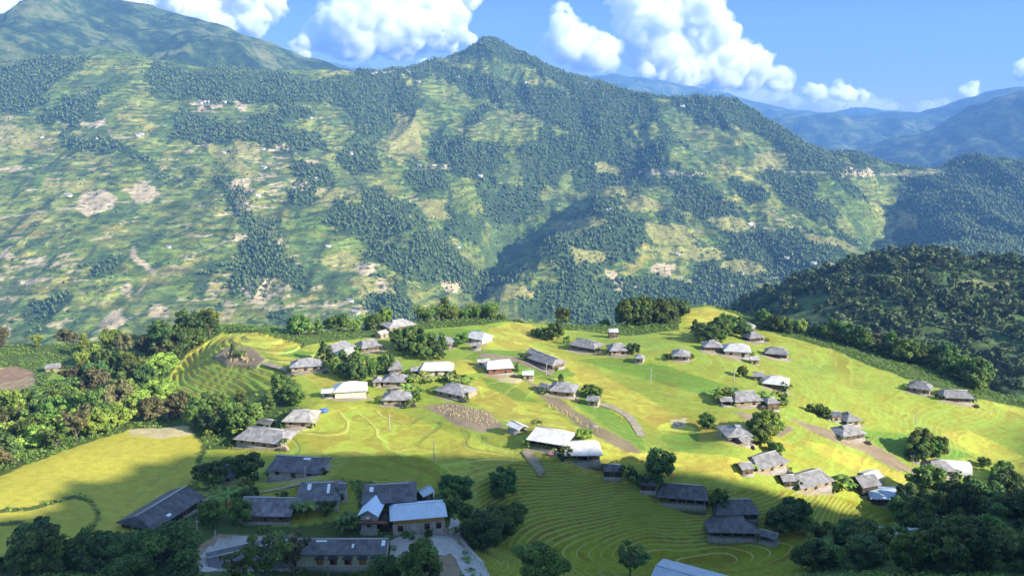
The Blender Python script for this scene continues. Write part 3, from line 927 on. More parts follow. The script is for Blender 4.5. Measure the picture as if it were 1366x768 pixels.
cloud('long white cloud bank behind the highest mountain, topped by bright billows', [(-120,-70),(300,-70),(330,-55),(385,-30),(388,10),(372,24),(362,36),(385,52),(420,60),(430,84),(380,80),(330,74),(280,60),(200,40),(120,45),(40,36),(-20,34),(-120,36)], 21000, 150, 26, 1)
cloud('huge white cumulus with a grey flank, between the highest mountain and the pointed peak', [(385,56),(392,42),(410,34),(412,18),(430,0),(436,-60),(500,-90),(600,-90),(640,-50),(646,4),(634,16),(648,34),(636,58),(610,64),(590,78),(540,82),(480,78),(430,74),(400,66)], 20000, 150, 26, 2)
cloud('low flat strip of cloud lying under the grey cumulus beside the pointed peak', [(440,96),(480,86),(520,92),(560,86),(590,82),(585,96),(540,102),(490,106)], 22000, 60, 9, 3, vox=42)
cloud('smaller rounded cumulus directly right of the pointed peak, lower puff of the tall cloud', [(736,12),(748,0),(764,4),(776,28),(796,42),(820,48),(832,64),(824,92),(800,100),(770,92),(742,80),(722,58),(734,38)], 16500, 110, 18, 4)
cloud('tallest white cumulus, leaning down to the right in bright steps over the blue range', [(815,-10),(822,-60),(900,-80),(950,-40),(962,8),(978,14),(984,42),(1000,62),(1016,60),(1030,80),(1046,88),(1064,108),(1054,122),(1010,124),(960,122),(900,116),(862,104),(836,84),(826,60),(812,34)], 20000, 150, 26, 5)
cloud('thin low white cloud far off over the valley, nearest to the tallest cumulus', [(1066,124),(1076,114),(1090,112),(1102,122),(1116,114),(1130,118),(1160,119),(1176,128),(1140,134),(1090,130)], 24000, 70, 7, 6, vox=42)
cloud('small white puff above the right end of the valley range, clipped by the blue slope', [(1278,122),(1286,108),(1298,108),(1302,122),(1308,128),(1290,136),(1280,132)], 24000, 40, 8, 7, vox=42)
cloud('small grey and white cloud cut off by the picture edge above the distant blue slope', [(1344,96),(1356,84),(1380,80),(1400,84),(1400,106),(1360,108)], 22000, 50, 9, 8, vox=42)

cloud('long thin veil of pale cloud lying along the horizon over the valley range', [(985,140),(1040,128),(1090,134),(1150,128),(1210,136),(1262,132),(1290,140),(1260,150),(1150,152),(1040,150)], 26000, 220, 14, 9, mat=THIN_MAT)
cloud('faint hazy cloud base under the tallest cumulus, in front of the blue range', [(850,100),(900,112),(980,120),(1060,118),(1090,128),(1040,138),(950,134),(880,122)], 23000, 140, 10, 10, mat=THIN_MAT)

# ------------------------------------------------------------------ foliage
def leaf_mat(name, dark, light, trans=0.38):
    m, ns, ls, b = new_mat(name)
    at = nd(ns, 'ShaderNodeAttribute', attribute_name='col')
    oi = nd(ns, 'ShaderNodeObjectInfo')
    sp = nd(ns, 'ShaderNodeSeparateColor')
    ls.new(at.outputs[0], sp.inputs[0])
    c = mix_col(ns, ls, sp.outputs[0], (*dark, 1), (*light, 1))
    hs = nd(ns, 'ShaderNodeHueSaturation')
    ls.new(math_n(ns, ls, 'MULTIPLY_ADD', oi.outputs['Random'], 0.05, 0.475), hs.inputs['Hue'])
    ls.new(math_n(ns, ls, 'MULTIPLY_ADD', oi.outputs['Random'], 0.7, 0.65), hs.inputs['Value'])
    ls.new(c, hs.inputs['Color'])
    ls.new(hs.outputs[0], b.inputs['Base Color'])
    b.inputs['Roughness'].default_value = 0.6
    b.inputs['Specular IOR Level'].default_value = 0.25
    tr = nd(ns, 'ShaderNodeBsdfTranslucent')
    ls.new(hs.outputs[0], tr.inputs[0])
    mx = nd(ns, 'ShaderNodeMixShader')
    mx.inputs[0].default_value = trans
    ls.new(b.outputs[0], mx.inputs[1])
    ls.new(tr.outputs[0], mx.inputs[2])
    ls.new(mx.outputs[0], ns['Material Output'].inputs[0])
    return m
LEAF = {
    'green': leaf_mat('leaf_green', (0.065, 0.119, 0.030), (0.240, 0.339, 0.068)),
    'dark': leaf_mat('leaf_dark', (0.050, 0.096, 0.032), (0.160, 0.245, 0.062)),
    'lime': leaf_mat('leaf_lime', (0.131, 0.206, 0.038), (0.413, 0.494, 0.084)),
    'brown': leaf_mat('leaf_brown', (0.105, 0.105, 0.045), (0.290, 0.270, 0.110)),
    'wood': leaf_mat('leaf_hillside', (0.042, 0.078, 0.026), (0.165, 0.235, 0.066), 0.15),
}
def bark_mat():
    m, ns, ls, b = new_mat('bark')
    tc = nd(ns, 'ShaderNodeTexCoord')
    n = noise_n(ns, ls, tc.outputs['Object'], 3.0, 4)
    ls.new(ramp(ns, ls, n, [(0.3, (0.07, 0.055, 0.04)), (0.7, (0.20, 0.165, 0.125))]), b.inputs['Base Color'])
    b.inputs['Roughness'].default_value = 0.9
    return m
BARK = bark_mat()

def quads(c, size, up, rs, aspect=1.0):
    """leaf tufts: small bent quads at points c, facing roughly along up with scatter"""
    n = len(c)
    nrm = up + rs.normal(0, 0.55, (n, 3))
    nrm /= np.linalg.norm(nrm, axis=1)[:, None] + 1e-9
    a = np.cross(nrm, rs.normal(0, 1, (n, 3)))
    a /= np.linalg.norm(a, axis=1)[:, None] + 1e-9
    b = np.cross(nrm, a)
    s = size * (0.6 + 0.8 * rs.rand(n))[:, None]
    a, b = a * s * aspect, b * s
    d = nrm * s * 0.35
    V = np.stack([c - a - b * 0.6 - d, c + a * 0.9 - b - d * 0.2, c + a + b * 0.7 - d, c - a * 0.8 + b + d * 0.3], 1).reshape(-1, 3)
    F = np.arange(n * 4).reshape(n, 4)
    return V, F

def tube(pts, rad, sides=6):
    pts = [np.array(p, float) for p in pts]
    V, F = [], []
    for i, p in enumerate(pts):
        t = pts[min(i + 1, len(pts) - 1)] - pts[max(i - 1, 0)]
        t = t / (np.linalg.norm(t) + 1e-9)
        a = np.cross(t, [0.31, 0.9, 0.12] if abs(t[2]) > 0.5 else [0, 0, 1])
        a /= np.linalg.norm(a)
        b = np.cross(t, a)
        for k in range(sides):
            g = 2 * math.pi * k / sides
            V.append(p + rad[i] * (a * math.cos(g) + b * math.sin(g)))
    for i in range(len(pts) - 1):
        for k in range(sides):
            F.append([i * sides + k, i * sides + (k + 1) % sides, (i + 1) * sides + (k + 1) % sides, (i + 1) * sides + k])
    return np.array(V), np.array(F)

def join(parts):
    V, F, n = [], [], 0
    for v, f in parts:
        V.append(v)
        F.append(f + n)
        n += len(v)
    return np.concatenate(V), np.concatenate(F)

def tree_meshes(seed, H, Wd, base, n_lobe, n_leaf, leaf, kind='broad'):
    """one crown mesh and one trunk-with-limbs mesh"""
    rs = np.random.RandomState(seed)
    limbs, C, U, S = [], [], [], []
    tw = H * 0.022 + 0.05
    bend = rs.normal(0, 0.05 * H, 2)
    axis = [np.array([bend[0] * t * t, bend[1] * t * t, H * 0.86 * t]) for t in np.linspace(0, 1, 6)]
    limbs.append(tube(axis, [tw * (1.25 if i == 0 else 1 - 0.16 * i) for i in range(6)]))
    for k in range(n_lobe):
        t = base + (1 - base) * (k + rs.rand()) / n_lobe
        if kind == 'tall':
            prof = (1 - 0.75 * max(0, (t - base) / (1 - base)) ** 1.4)
        elif kind == 'flat':
            prof = 0.35 + 0.65 * (t - base) / (1 - base)
        else:
            q = (t - base) / (1 - base)
            prof = math.sqrt(max(0.05, 1 - (1.7 * q - 0.75) ** 2)) if q > 0.44 else 0.75 + 0.5 * q
        ang = k * 2.4 + rs.normal(0, 0.4)
        rad = Wd / 2 * prof * (0.45 + 0.72 * math.sqrt(rs.rand()))
        c = np.array([math.cos(ang) * rad, math.sin(ang) * rad, H * t * 0.93])
        r = Wd * (0.09 + 0.11 * rs.rand()) * (0.7 if kind == 'flat' else 1)
        j = axis[min(5, max(1, int(5 * max(0.15, t - 0.18))))]
        limbs.append(tube([j, (j + c) / 2 + [0, 0, -0.03 * H], c], [tw * 0.42, tw * 0.28, tw * 0.10], 4))
        m = int(n_leaf / n_lobe * (0.6 + 0.8 * rs.rand()))
        d = rs.normal(0, 1, (m, 3))
        d /= np.linalg.norm(d, axis=1)[:, None]
        rr = r * (0.45 + 0.65 * rs.rand(m) ** 0.6)
        sq = np.array([1.15, 1.15, 0.62 if kind == 'flat' else 0.85])
        C.append(c + d * rr[:, None] * sq)
        U.append(d + np.array([0, 0, 0.5]))
        S.append(np.clip(0.5 + 0.22 * rs.normal() + 0.2 * rs.normal(0, 1, m), 0, 1))
    C, U, S = np.concatenate(C), np.concatenate(U), np.concatenate(S)
    V, F = quads(C, leaf, U, rs)
    col = np.repeat(np.stack([S, S, S], -1), 4, 0)
    tv, tf = join(limbs)
    return V, F, col, tv, tf

def bamboo_meshes(seed, H, Wd, n_stem, leaf, per=26):
    rs = np.random.RandomState(seed)
    limbs, C, U, S = [], [], [], []
    for k in range(n_stem):
        a = rs.rand() * 2 * math.pi
        h = H * (0.65 + 0.35 * rs.rand())
        o = np.array([math.cos(a), math.sin(a), 0])
        b0, reach = o * Wd * 0.10 * rs.rand(), Wd * 0.5 * (0.4 + 0.6 * rs.rand())
        P = [b0 + o * reach * t ** 2.6 + np.array([0, 0, h * (t - 0.18 * t ** 4)]) for t in np.linspace(0, 1, 7)]
        limbs.append(tube(P, [0.07 - 0.008 * i for i in range(7)], 4))
        for q in range(per):
            t = 0.25 + 0.75 * rs.rand()
            p = b0 + o * reach * t ** 2.6 + np.array([0, 0, h * (t - 0.18 * t ** 4)])
            C.append(p + rs.normal(0, 0.055 * H * (0.6 + 0.5 * (1 - t)), 3))
            U.append(rs.normal(0, 0.6, 3) + o * 0.6 + [0, 0, 0.4])
            S.append(min(1, max(0, 0.35 + 0.45 * t + 0.15 * rs.normal())))
    V, F = quads(np.array(C), leaf, np.array(U), rs, 0.6)
    S = np.array(S)
    tv, tf = join(limbs)
    return V, F, np.repeat(np.stack([S, S, S], -1), 4, 0), tv, tf

def banana_meshes(seed, H):
    rs = np.random.RandomState(seed)
    stem = [tube([(0, 0, 0), (0.03 * H, 0, 0.30 * H), (0.02 * H, 0.02 * H, 0.55 * H)], [0.16, 0.13, 0.08], 6)]
    L, S = [], []
    for k in range(11):
        a = k * 2.4 + rs.normal(0, 0.25)
        o, s = np.array([math.cos(a), math.sin(a), 0]), np.array([-math.sin(a), math.cos(a), 0])
        ln, up = H * (0.42 + 0.16 * rs.rand()), H * (0.25 + 0.45 * rs.rand())
        V = []
        for t in np.linspace(0, 1, 6):
            p = np.array([0, 0, 0.5 * H]) + o * ln * t + np.array([0, 0, up * (t * 1.25 - 1.15 * t * t)])
            wv = 0.11 * H * math.sin(math.pi * min(0.97, 0.12 + 0.85 * t)) ** 0.7
            V += [p - s * wv - [0, 0, 0.25 * wv], p, p + s * wv - [0, 0, 0.25 * wv]]
        F = []
        for i in range(5):
            F += [[i * 3, i * 3 + 1, i * 3 + 4, i * 3 + 3], [i * 3 + 1, i * 3 + 2, i * 3 + 5, i * 3 + 4]]
        L.append((np.array(V), np.array(F)))
        S += [np.clip(0.55 + 0.25 * rs.normal(), 0, 1)] * len(V)
    V, F = join(L)
    tv, tf = join(stem)
    S = np.array(S)
    return V, F, np.stack([S, S, S], -1), tv, tf

PROTO = {}
def proto(key, meshes, leaf):
    V, F, c, tv, tf = meshes
    lo = {}
    for lk in leaf:
        lo[lk] = mesh_from('crown', V, F, LEAF[lk], False, c)
    PROTO[key] = (lo, mesh_from('trunk', tv, tf, BARK, True))
for i in range(4):
    proto('broad%d' % i, tree_meshes(10 + i, 9.0, 8.0, 0.26, 24, 3800, 0.28), ('green', 'dark', 'lime', 'brown'))
for i in range(3):
    proto('tall%d' % i, tree_meshes(20 + i, 11.0, 5.2, 0.20, 20, 2700, 0.28, 'tall'), ('green', 'dark', 'lime', 'brown'))
for i in range(2):
    proto('open%d' % i, tree_meshes(30 + i, 9.5, 9.0, 0.48, 24, 1800, 0.25, 'flat'), ('green', 'dark', 'lime', 'brown'))
for i in range(2):
    proto('bamboo%d' % i, bamboo_meshes(40 + i, 9.0, 7.0, 28, 0.27, 38), ('green', 'dark', 'lime'))
for i in range(2):
    proto('banana%d' % i, banana_meshes(50 + i, 4.0), ('green', 'lime', 'dark'))
for i in range(3):
    proto('bush%d' % i, tree_meshes(60 + i, 2.6, 3.4, 0.15, 9, 420, 0.22), ('green', 'dark', 'lime', 'brown'))
for i in range(2):
    proto('bigtree%d' % i, tree_meshes(70 + i, 11.0, 10.0, 0.22, 36, 11000, 0.21), ('green', 'dark', 'lime'))
NAMES = {'broad': ('broadleaf_tree', 'tree'), 'tall': ('slender_tree', 'tree'), 'open': ('open_crowned_tree', 'tree'), 'bamboo': ('bamboo_clump', 'bamboo'),
         'banana': ('banana_plant', 'banana plant'), 'bush': ('shrub', 'shrub'), 'bigtree': ('broadleaf_tree', 'tree')}
NVAR = {'broad': 4, 'tall': 3, 'open': 2, 'bamboo': 2, 'banana': 2, 'bush': 3, 'bigtree': 2}
RT = random.Random(5)
N_TREES = {}

def plant(kind, leaf, pos, s, label, group=None):
    lo, tr = PROTO['%s%d' % (kind, RT.randrange(NVAR[kind]))]
    nm, cat = NAMES[kind]
    N_TREES[kind] = N_TREES.get(kind, 0) + 1
    t = bpy.data.objects.new(nm, None)
    COL.objects.link(t)
    t.empty_display_size = 0.5
    t.location = (pos[0], pos[1], pos[2] - 0.15)
    t.rotation_euler = (RT.uniform(-0.04, 0.04), RT.uniform(-0.04, 0.04), RT.uniform(0, 6.28))
    t.scale = (s * RT.uniform(0.78, 1.2), s * RT.uniform(0.78, 1.2), s * RT.uniform(0.78, 1.25))
    t['label'], t['category'] = label, cat
    if group:
        t['group'] = group
    link('leaves' if kind == 'banana' else 'crown', lo[leaf], t)
    link('stem' if kind in ('banana', 'bamboo') else 'trunk', tr, t)
    return t

def pick(mix):
    r = RT.random() * sum(m[2] for m in mix)
    for m in mix:
        r -= m[2]
        if r <= 0:
            break
    return m[0], m[1]

def scatter(poly, n, mix, s0, s1, label, group, gap=9.0, squash=1.7):
    """trees whose feet stand inside a piece of ground (given by its corners as seen in the photograph)"""
    P = np.array(poly, float)
    lo, hi = P.min(0), P.max(0)
    big = 1.22 if lo[1] < 610 and lo[0] > 255 else 1.05
    n = int(n * (1.35 if big > 1.1 else 1.12))
    gap *= 0.85
    done, tries = [], 0
    while len(done) < n and tries < n * 80:
        tries += 1
        u, v = lo[0] + RT.random() * (hi[0] - lo[0]), lo[1] + RT.random() * (hi[1] - lo[1])
        if not inside(P, np.array([u]), np.array([v]))[0]:
            continue
        if inside(RICE[4], np.array([u]), np.array([v - 6]))[0] or (u < 56 and 485 < v < 540):
            continue
        g = gap * (1 - 0.4 * tries / (n * 80))
        if any((u - a) ** 2 + ((v - b) * squash) ** 2 < g * g for a, b in done):
            continue
        done.append((u, v))
        k, l = pick(mix)
        by_kind = {'banana': ('banana plants ', 'broad-leaved banana plant '), 'bush': ('shrubs ', 'low bush '), 'bamboo': ('bamboo clumps ', 'feathery bamboo clump ')}.get(k, ('trees ', 'leafy tree '))
        plant(k, l, hit(u, v), RT.uniform(s0, s1) * big * (1.25 if k in ('bush',) and s1 < 0.7 else 1), by_kind[1] + label, by_kind[0] + group)

def edge_row(u0, u1, n, off0, off1, mix, s0, s1, label, group):
    """trees standing just beyond the rim of the plateau"""
    E = np.array(EDGE)
    eu = project(E[:, 0], E[:, 1], near_smooth(E[:, 0], E[:, 1]))[0]
    E, eu = E[:27], eu[:27]
    n = int(n * 1.3)
    for i in range(n):
        u = u0 + (u1 - u0) * (i + RT.random()) / n
        x, y = np.interp(u, eu, E[:, 0]), np.interp(u, eu, E[:, 1])
        d = np.array([x, y]) / math.hypot(x, y) * RT.uniform(off0, 0.6 * off1)
        x, y = x + d[0], y + d[1]
        k, l = pick(mix)
        by_kind = {'banana': ('banana plants ', 'broad-leaved banana plant '), 'bush': ('shrubs ', 'low bush '), 'bamboo': ('bamboo clumps ', 'feathery bamboo clump ')}.get(k, ('trees ', 'leafy tree '))
        plant(k, l, (x, y, float(near_land(np.array([x]), np.array([y]))[0][0])), RT.uniform(s0, s1) * 1.12, by_kind[1] + label, by_kind[0] + group)

MIXL = [('broad', 'green', 4), ('broad', 'dark', 0.8), ('broad', 'brown', 1.6), ('tall', 'green', 2), ('open', 'green', 1), ('open', 'brown', 0.8), ('broad', 'lime', 3), ('tall', 'lime', 1.2), ('bamboo', 'lime', 1.5)]
MIXV = [('broad', 'green', 3), ('tall', 'green', 2), ('broad', 'lime', 1.5), ('bamboo', 'green', 2), ('banana', 'lime', 2.5), ('banana', 'green', 1.5), ('broad', 'dark', 1)]
MIXS = [('broad', 'dark', 3), ('broad', 'green', 3), ('tall', 'dark', 1.5), ('bamboo', 'green', 1), ('banana', 'green', 1.5)]
MIXB = [('banana', 'lime', 3), ('banana', 'green', 3), ('bush', 'green', 2), ('bush', 'lime', 1.5)]

# the wood on the slope left of the terraced knoll
scatter([(-30,650),(-30,535),(10,510),(60,545),(90,520),(110,480),(160,470),(205,470),(250,450),(225,490),(205,520),(215,540),(262,552),(250,566),(172,570),(100,592),(0,630)], 66, MIXL, 0.75, 1.25, 'in the mixed wood on the slope left of the terraced knoll', 'in the mixed wood left of the knoll', 17)
edge_row(-60, 300, 7, -30, 10, MIXL, 0.8, 1.2, 'on the far rim of the wood left of the terraced knoll', 'on the rim left of the knoll')
scatter([(205,470),(250,440),(292,438),(290,446),(250,470),(215,500)], 9, [('broad','dark',2),('tall','dark',1),('broad','green',2)], 0.9, 1.25, 'crowding the outer rim of the terraced knoll', 'crowding the outer rim of the knoll', 12)
# between the knoll and the golden field
scatter([(262,560),(330,548),(345,560),(320,590),(280,596),(262,580)], 8, MIXV, 0.55, 0.85, 'between the terraced knoll and the golden field', 'between the knoll and the golden field', 13)
scatter([(336,524),(360,518),(395,524),(400,542),(355,550),(338,545)], 7, [('broad','green',3),('tall','green',1),('banana','lime',1.5),('broad','dark',1)], 0.48, 0.75, 'in the dense clump under the terraced knoll', 'in the clump under the knoll', 13)
# the village
scatter([(424,478),(450,480),(500,485),(515,478),(520,500),(495,505),(470,510),(440,495)], 17, MIXV, 0.40, 0.70, 'in the grove among the grey farmhouses below the far rim', 'in the upper village grove', 10)
scatter([(528,455),(560,458),(592,470),(590,480),(550,478),(528,470)], 12, [('tall','green',3),('broad','green',3),('tall','dark',1.5),('banana','lime',1)], 0.45, 0.75, 'in the thicket above the small white roofed house', 'in the thicket above the white roofed house', 10)
scatter([(545,505),(600,505),(632,515),(628,524),(600,512),(548,515)], 10, MIXB, 0.8, 1.1, 'in the strip of greenery below the cream walled house', 'below the cream walled house', 8)
scatter([(538,520),(560,520),(560,540),(545,545)], 5, MIXB, 0.8, 1.1, 'beside the harvested plot of sheaves', 'beside the harvested plot', 7)
edge_row(395, 520, 9, -5, 9, [('bamboo','lime',2),('broad','green',3),('broad','lime',2),('banana','lime',2),('tall','green',1)], 0.6, 0.95, 'on the far rim behind the upper farmhouses', 'on the far rim behind the upper farmhouses')
edge_row(556, 662, 15, 0, 8, [('bamboo','green',4),('bamboo','lime',2),('tall','green',1)], 0.75, 1.05, 'in the row along the far rim of the fields', 'in the row along the far rim')
edge_row(662, 830, 9, 1, 12, [('broad','green',3),('banana','lime',2),('bush','green',2),('broad','lime',1)], 0.5, 0.85, 'on the far rim right of the yellow hilltop field', 'on the rim right of the yellow hilltop field')
scatter([(712,440),(735,444),(762,456),(755,462),(735,456),(712,448)], 9, [('bush','green',3),('bush','dark',1),('broad','green',1)], 0.7, 1.0, 'in the hedge above the long grey farmhouses', 'in the hedge above the long farmhouses', 6)
edge_row(832, 908, 13, -4, 12, [('broad','dark',3),('tall','dark',2),('broad','green',3)], 0.9, 1.4, 'in the big dark clump left of the small yellow knoll', 'in the big dark clump on the far rim')
scatter([(926,446),(960,440),(990,444),(996,452),(970,458),(930,456)], 11, [('broad','green',3),('broad','dark',2),('tall','green',1)], 0.55, 0.9, 'in the round copse in front of the small yellow knoll', 'in the copse in front of the small yellow knoll', 9)
edge_row(1008, 1105, 14, -6, 6, [('broad','green',3),('broad','lime',1),('bush','green',2),('broad','brown',0.6)], 0.5, 0.85, 'on the rim below the dark wooded hill', 'on the rim below the wooded hill')
edge_row(1108, 1420, 34, -9, 4, [('broad','green',4),('broad','dark',2),('tall','green',2),('banana','lime',1),('broad','brown',0.6)], 0.75, 1.15, 'in the long belt on the right rim of the fields', 'in the belt on the right rim')
scatter([(950,528),(975,524),(985,532),(960,540)], 6, MIXB, 0.8, 1.1, 'at the left end of the grey farmhouse amid the lime fields', 'at the farmhouse amid the lime fields', 6)
scatter([(1012,532),(1040,532),(1048,542),(1040,546),(1020,538)], 5, MIXB, 0.8, 1.1, 'around the small hut amid the lime fields', 'around the hut amid the lime fields', 6)
scatter([(1084,546),(1108,556),(1106,560),(1085,552)], 4, [('bush','green',1)], 0.9, 1.2, 'in the short hedge beside the white track', 'beside the white track', 5)
scatter([(1005,580),(1022,574),(1035,590),(1015,600)], 6, [('broad','lime',2),('banana','lime',2),('broad','green',1)], 0.5, 0.8, 'right beside the hipped grey house with a porch', 'beside the hipped house with a porch', 7)
scatter([(1112,642),(1135,640),(1140,656),(1118,656)], 5, [('banana','green',3),('banana','lime',1)], 0.9, 1.25, 'between the long grey house and the white roofed house', 'between the grey and white roofed houses', 7)
scatter([(1216,598),(1240,596),(1256,610),(1240,616),(1222,610)], 5, [('broad','green',3),('broad','dark',1)], 0.55, 0.85, 'behind the white tunnel shelter', 'behind the white tunnel shelter', 9)
scatter([(1304,616),(1316,612),(1326,630),(1354,642),(1340,650),(1310,644)], 5, [('broad','green',2),('broad','dark',1),('banana','lime',1)], 0.4, 0.6, 'right of the white tunnel shelter', 'right of the white tunnel shelter', 10)
# singles that stand on their own
for k, l, u, v, s, lab in [
    ('tall','dark',312,478,0.55,'small dark tree standing on the bare top of the terraced knoll'), ('bush','green',322,474,1.1,'pale bush right of the dark tree on the knoll top'),
    ('broad','dark',878,640,0.95,'lone round dark tree at the shadow edge, right of the white roofed pair'),
    ('broad','green',990,502,0.42,'tiny lone tree in the open lime field, left of the white roofed house'),
    ('broad','lime',778,588,0.55,'thin pale tree touching the back of the two white roofed houses'), ('broad','green',943,572,0.62,'lone green tree left of the hipped house with a porch'),
    ('banana','green',716,572,1.0,'banana plant above the left end of the white roofed pair'), ('broad','green',785,528,0.55,'rounded tree touching the right end of the long grey house'),
    ('broad','green',793,530,0.5,'tree nearest the small hut below the long grey house'), ('tall','dark',748,510,0.4,'small dark conical tree behind the long grey house'),
    ('banana','green',690,492,0.9,'banana plant at the right end of the brick walled house'), ('broad','green',618,458,0.6,'bushy round tree left of the bright roof on the rim'),
    ('broad','dark',845,472,0.55,'dark round tree at the right end of the farmhouse with a pale gable'),
    ('open','green',1254,672,0.72,'open crowned tree with round leaf clumps before the long yellow strip'), ('broad','green',1045,522,0.4,'bush at the right end of the white roofed house in the lime field'),
    ('broad','green',1033,606,0.5,'small tree behind the grey house above the shadow edge'), ('bush','dark',1212,608,1.1,'dark bush touching the hut behind the tunnel shelter')]:
    plant(k, l, hit(u, v), s, lab)
# shade in front
for k, l, u, v, s, lab in [
    ('bigtree','green',664,716,0.92,'tall full tree with a forked pale trunk right of the driveway'), ('bigtree','dark',646,730,0.72,'dark tree left of the pale forked trunk, beside the driveway'),
    ('broad','dark',672,662,0.95,'spreading dark tree rising behind the tall tree by the driveway'), ('broad','green',690,700,0.6,'small tree leaning right of the tall tree by the driveway'),
    ('broad','dark',606,668,0.9,'dark tree at the right back corner of the house with the pale blue roof'), ('broad','green',600,690,0.7,'leafy tree against the right wall of the house with the pale blue roof'),
    ('broad','dark',618,690,0.55,'low dark tree between the blue roofed house and the driveway bank'),
    ('open','dark',840,768,0.85,'thin lone tree standing in the shaded terraces left of the blue metal roof'),
    ('bigtree','green',560,800,0.80,'broad grey green tree at the bottom edge before the driveway'), ('bigtree','dark',512,800,0.6,'dark tree at the bottom edge covering the end of the long school building'),
    ('bigtree','green',722,800,0.82,'rounded grey tree at the bottom edge below the shaded terraces'), ('open','green',352,790,1.0,'thin open tree in front of the concrete yard'),
    ('open','brown',392,768,0.9,'open brownish tree left of the long school building'), ('open','green',318,790,0.7,'sparse tree at the bottom edge over the yard'),
    ('bigtree','dark',218,800,0.98,'big dark tree at the bottom edge below the slanting dark roof'), ('bigtree','dark',178,790,0.72,'dark tree left of the biggest one below the slanting dark roof'),
    ('broad','dark',140,740,0.62,'dark round tree at the lower tip of the golden field'),
    ('broad','dark',268,640,0.6,'dark tree at the right tip of the golden field'), ('broad','dark',285,650,0.75,'dark spreading tree behind the slanting dark roof'), ('broad','green',312,640,0.6,'tree left of the long dark house at the shadow edge'),
    ('broad','dark',330,640,0.75,'dense dark tree touching the long dark house at the shadow edge'), ('banana','green',290,672,1.3,'banana plant between the slanting roof and the ribbed purple grey roof'),
    ('banana','green',302,678,1.2,'banana plant nearest the orange cloth'), ('broad','green',278,700,0.6,'bright green tree right of the slanting dark roof'), ('broad','green',322,700,0.62,'round tree before the left end of the ribbed purple grey roof'),
    ('banana','green',410,690,1.3,'banana plant before the dark house with skylights'), ('banana','dark',398,692,1.2,'darker banana plant left of the one before the skylight house'),
    ('bush','green',545,718,0.8,'shrub between the first and second window of the blue roofed house'), ('bush','green',572,716,0.8,'shrub between the second and third window of the blue roofed house'),
    ('banana','green',606,716,0.8,'banana plant at the corner of the driveway'), ('broad','green',438,684,0.4,'brownish green tree right of the dark house with skylights')]:
    p = hit(u, min(v, 767)) if v <= 767 else hit(u, 767)
    if v > 767:
        D = p[1] - (v - 767) * 0.30
        x = p[0] * D / p[1]
        p = np.array([x, D, float(near_land(np.array([x]), np.array([D]))[0][0])])
    plant(k, l, p, s, lab)
scatter([(448,705),(480,700),(486,712),(455,715)], 5, [('banana','green',1),('banana','dark',1)], 1.0, 1.3, 'in the patch behind the long school building', 'behind the long school building', 6)
scatter([(270,655),(330,655),(345,666),(390,662),(392,668),(340,672),(270,668)], 8, [('bush','dark',2),('bush','green',2),('banana','green',1)], 0.8, 1.2, 'along the shaded path between the dark roofs', 'between the dark roofs', 8)
scatter([(-30,767),(-30,742),(60,735),(120,738),(160,745),(170,767)], 12, [('broad','dark',2),('broad','green',2),('bush','dark',2)], 0.5, 0.95, 'at the bottom edge below the golden field', 'below the golden field', 14)
scatter([(620,700),(650,690),(640,740),(625,730)], 5, [('bush','dark',2),('bush','green',1)], 0.8, 1.1, 'on the bank right of the driveway', 'on the bank right of the driveway', 8)
scatter([(935,664),(960,664),(985,672),(950,674)], 4, [('bush','dark',1),('bush','green',1)], 0.8, 1.1, 'between the two long dark roofs in the shade', 'between the long dark roofs', 6)
scatter([(1012,690),(1060,700),(1100,712),(1095,720),(1030,712)], 9, [('bush','dark',2),('banana','green',2),('broad','dark',1)], 0.6, 1.0, 'on the shaded bank right of the twin dark roofs', 'on the bank right of the twin dark roofs', 9)
scatter([(828,632),(850,640),(872,640),(868,650),(840,645)], 5, [('bush','dark',2),('banana','dark',1)], 0.9, 1.3, 'around the small shed right of the white roofed pair', 'around the shed by the white roofed pair', 7)
scatter([(1205,690),(1225,668),(1270,680),(1330,668),(1370,660),(1400,700),(1400,767),(1240,767),(1245,725),(1200,726)], 26, [('broad','dark',4),('broad','green',2),('tall','dark',1)], 0.9, 1.35, 'in the dark wood filling the lower right corner', 'in the dark wood of the lower right corner', 20)
scatter([(1035,767),(1080,740),(1130,715),(1165,720),(1190,735),(1240,740),(1240,767)], 18, [('broad','dark',3),('broad','green',3),('bush','dark',1)], 0.55, 0.95, 'in the dark thicket before the half hidden metal roof', 'in the thicket before the half hidden roof', 16)

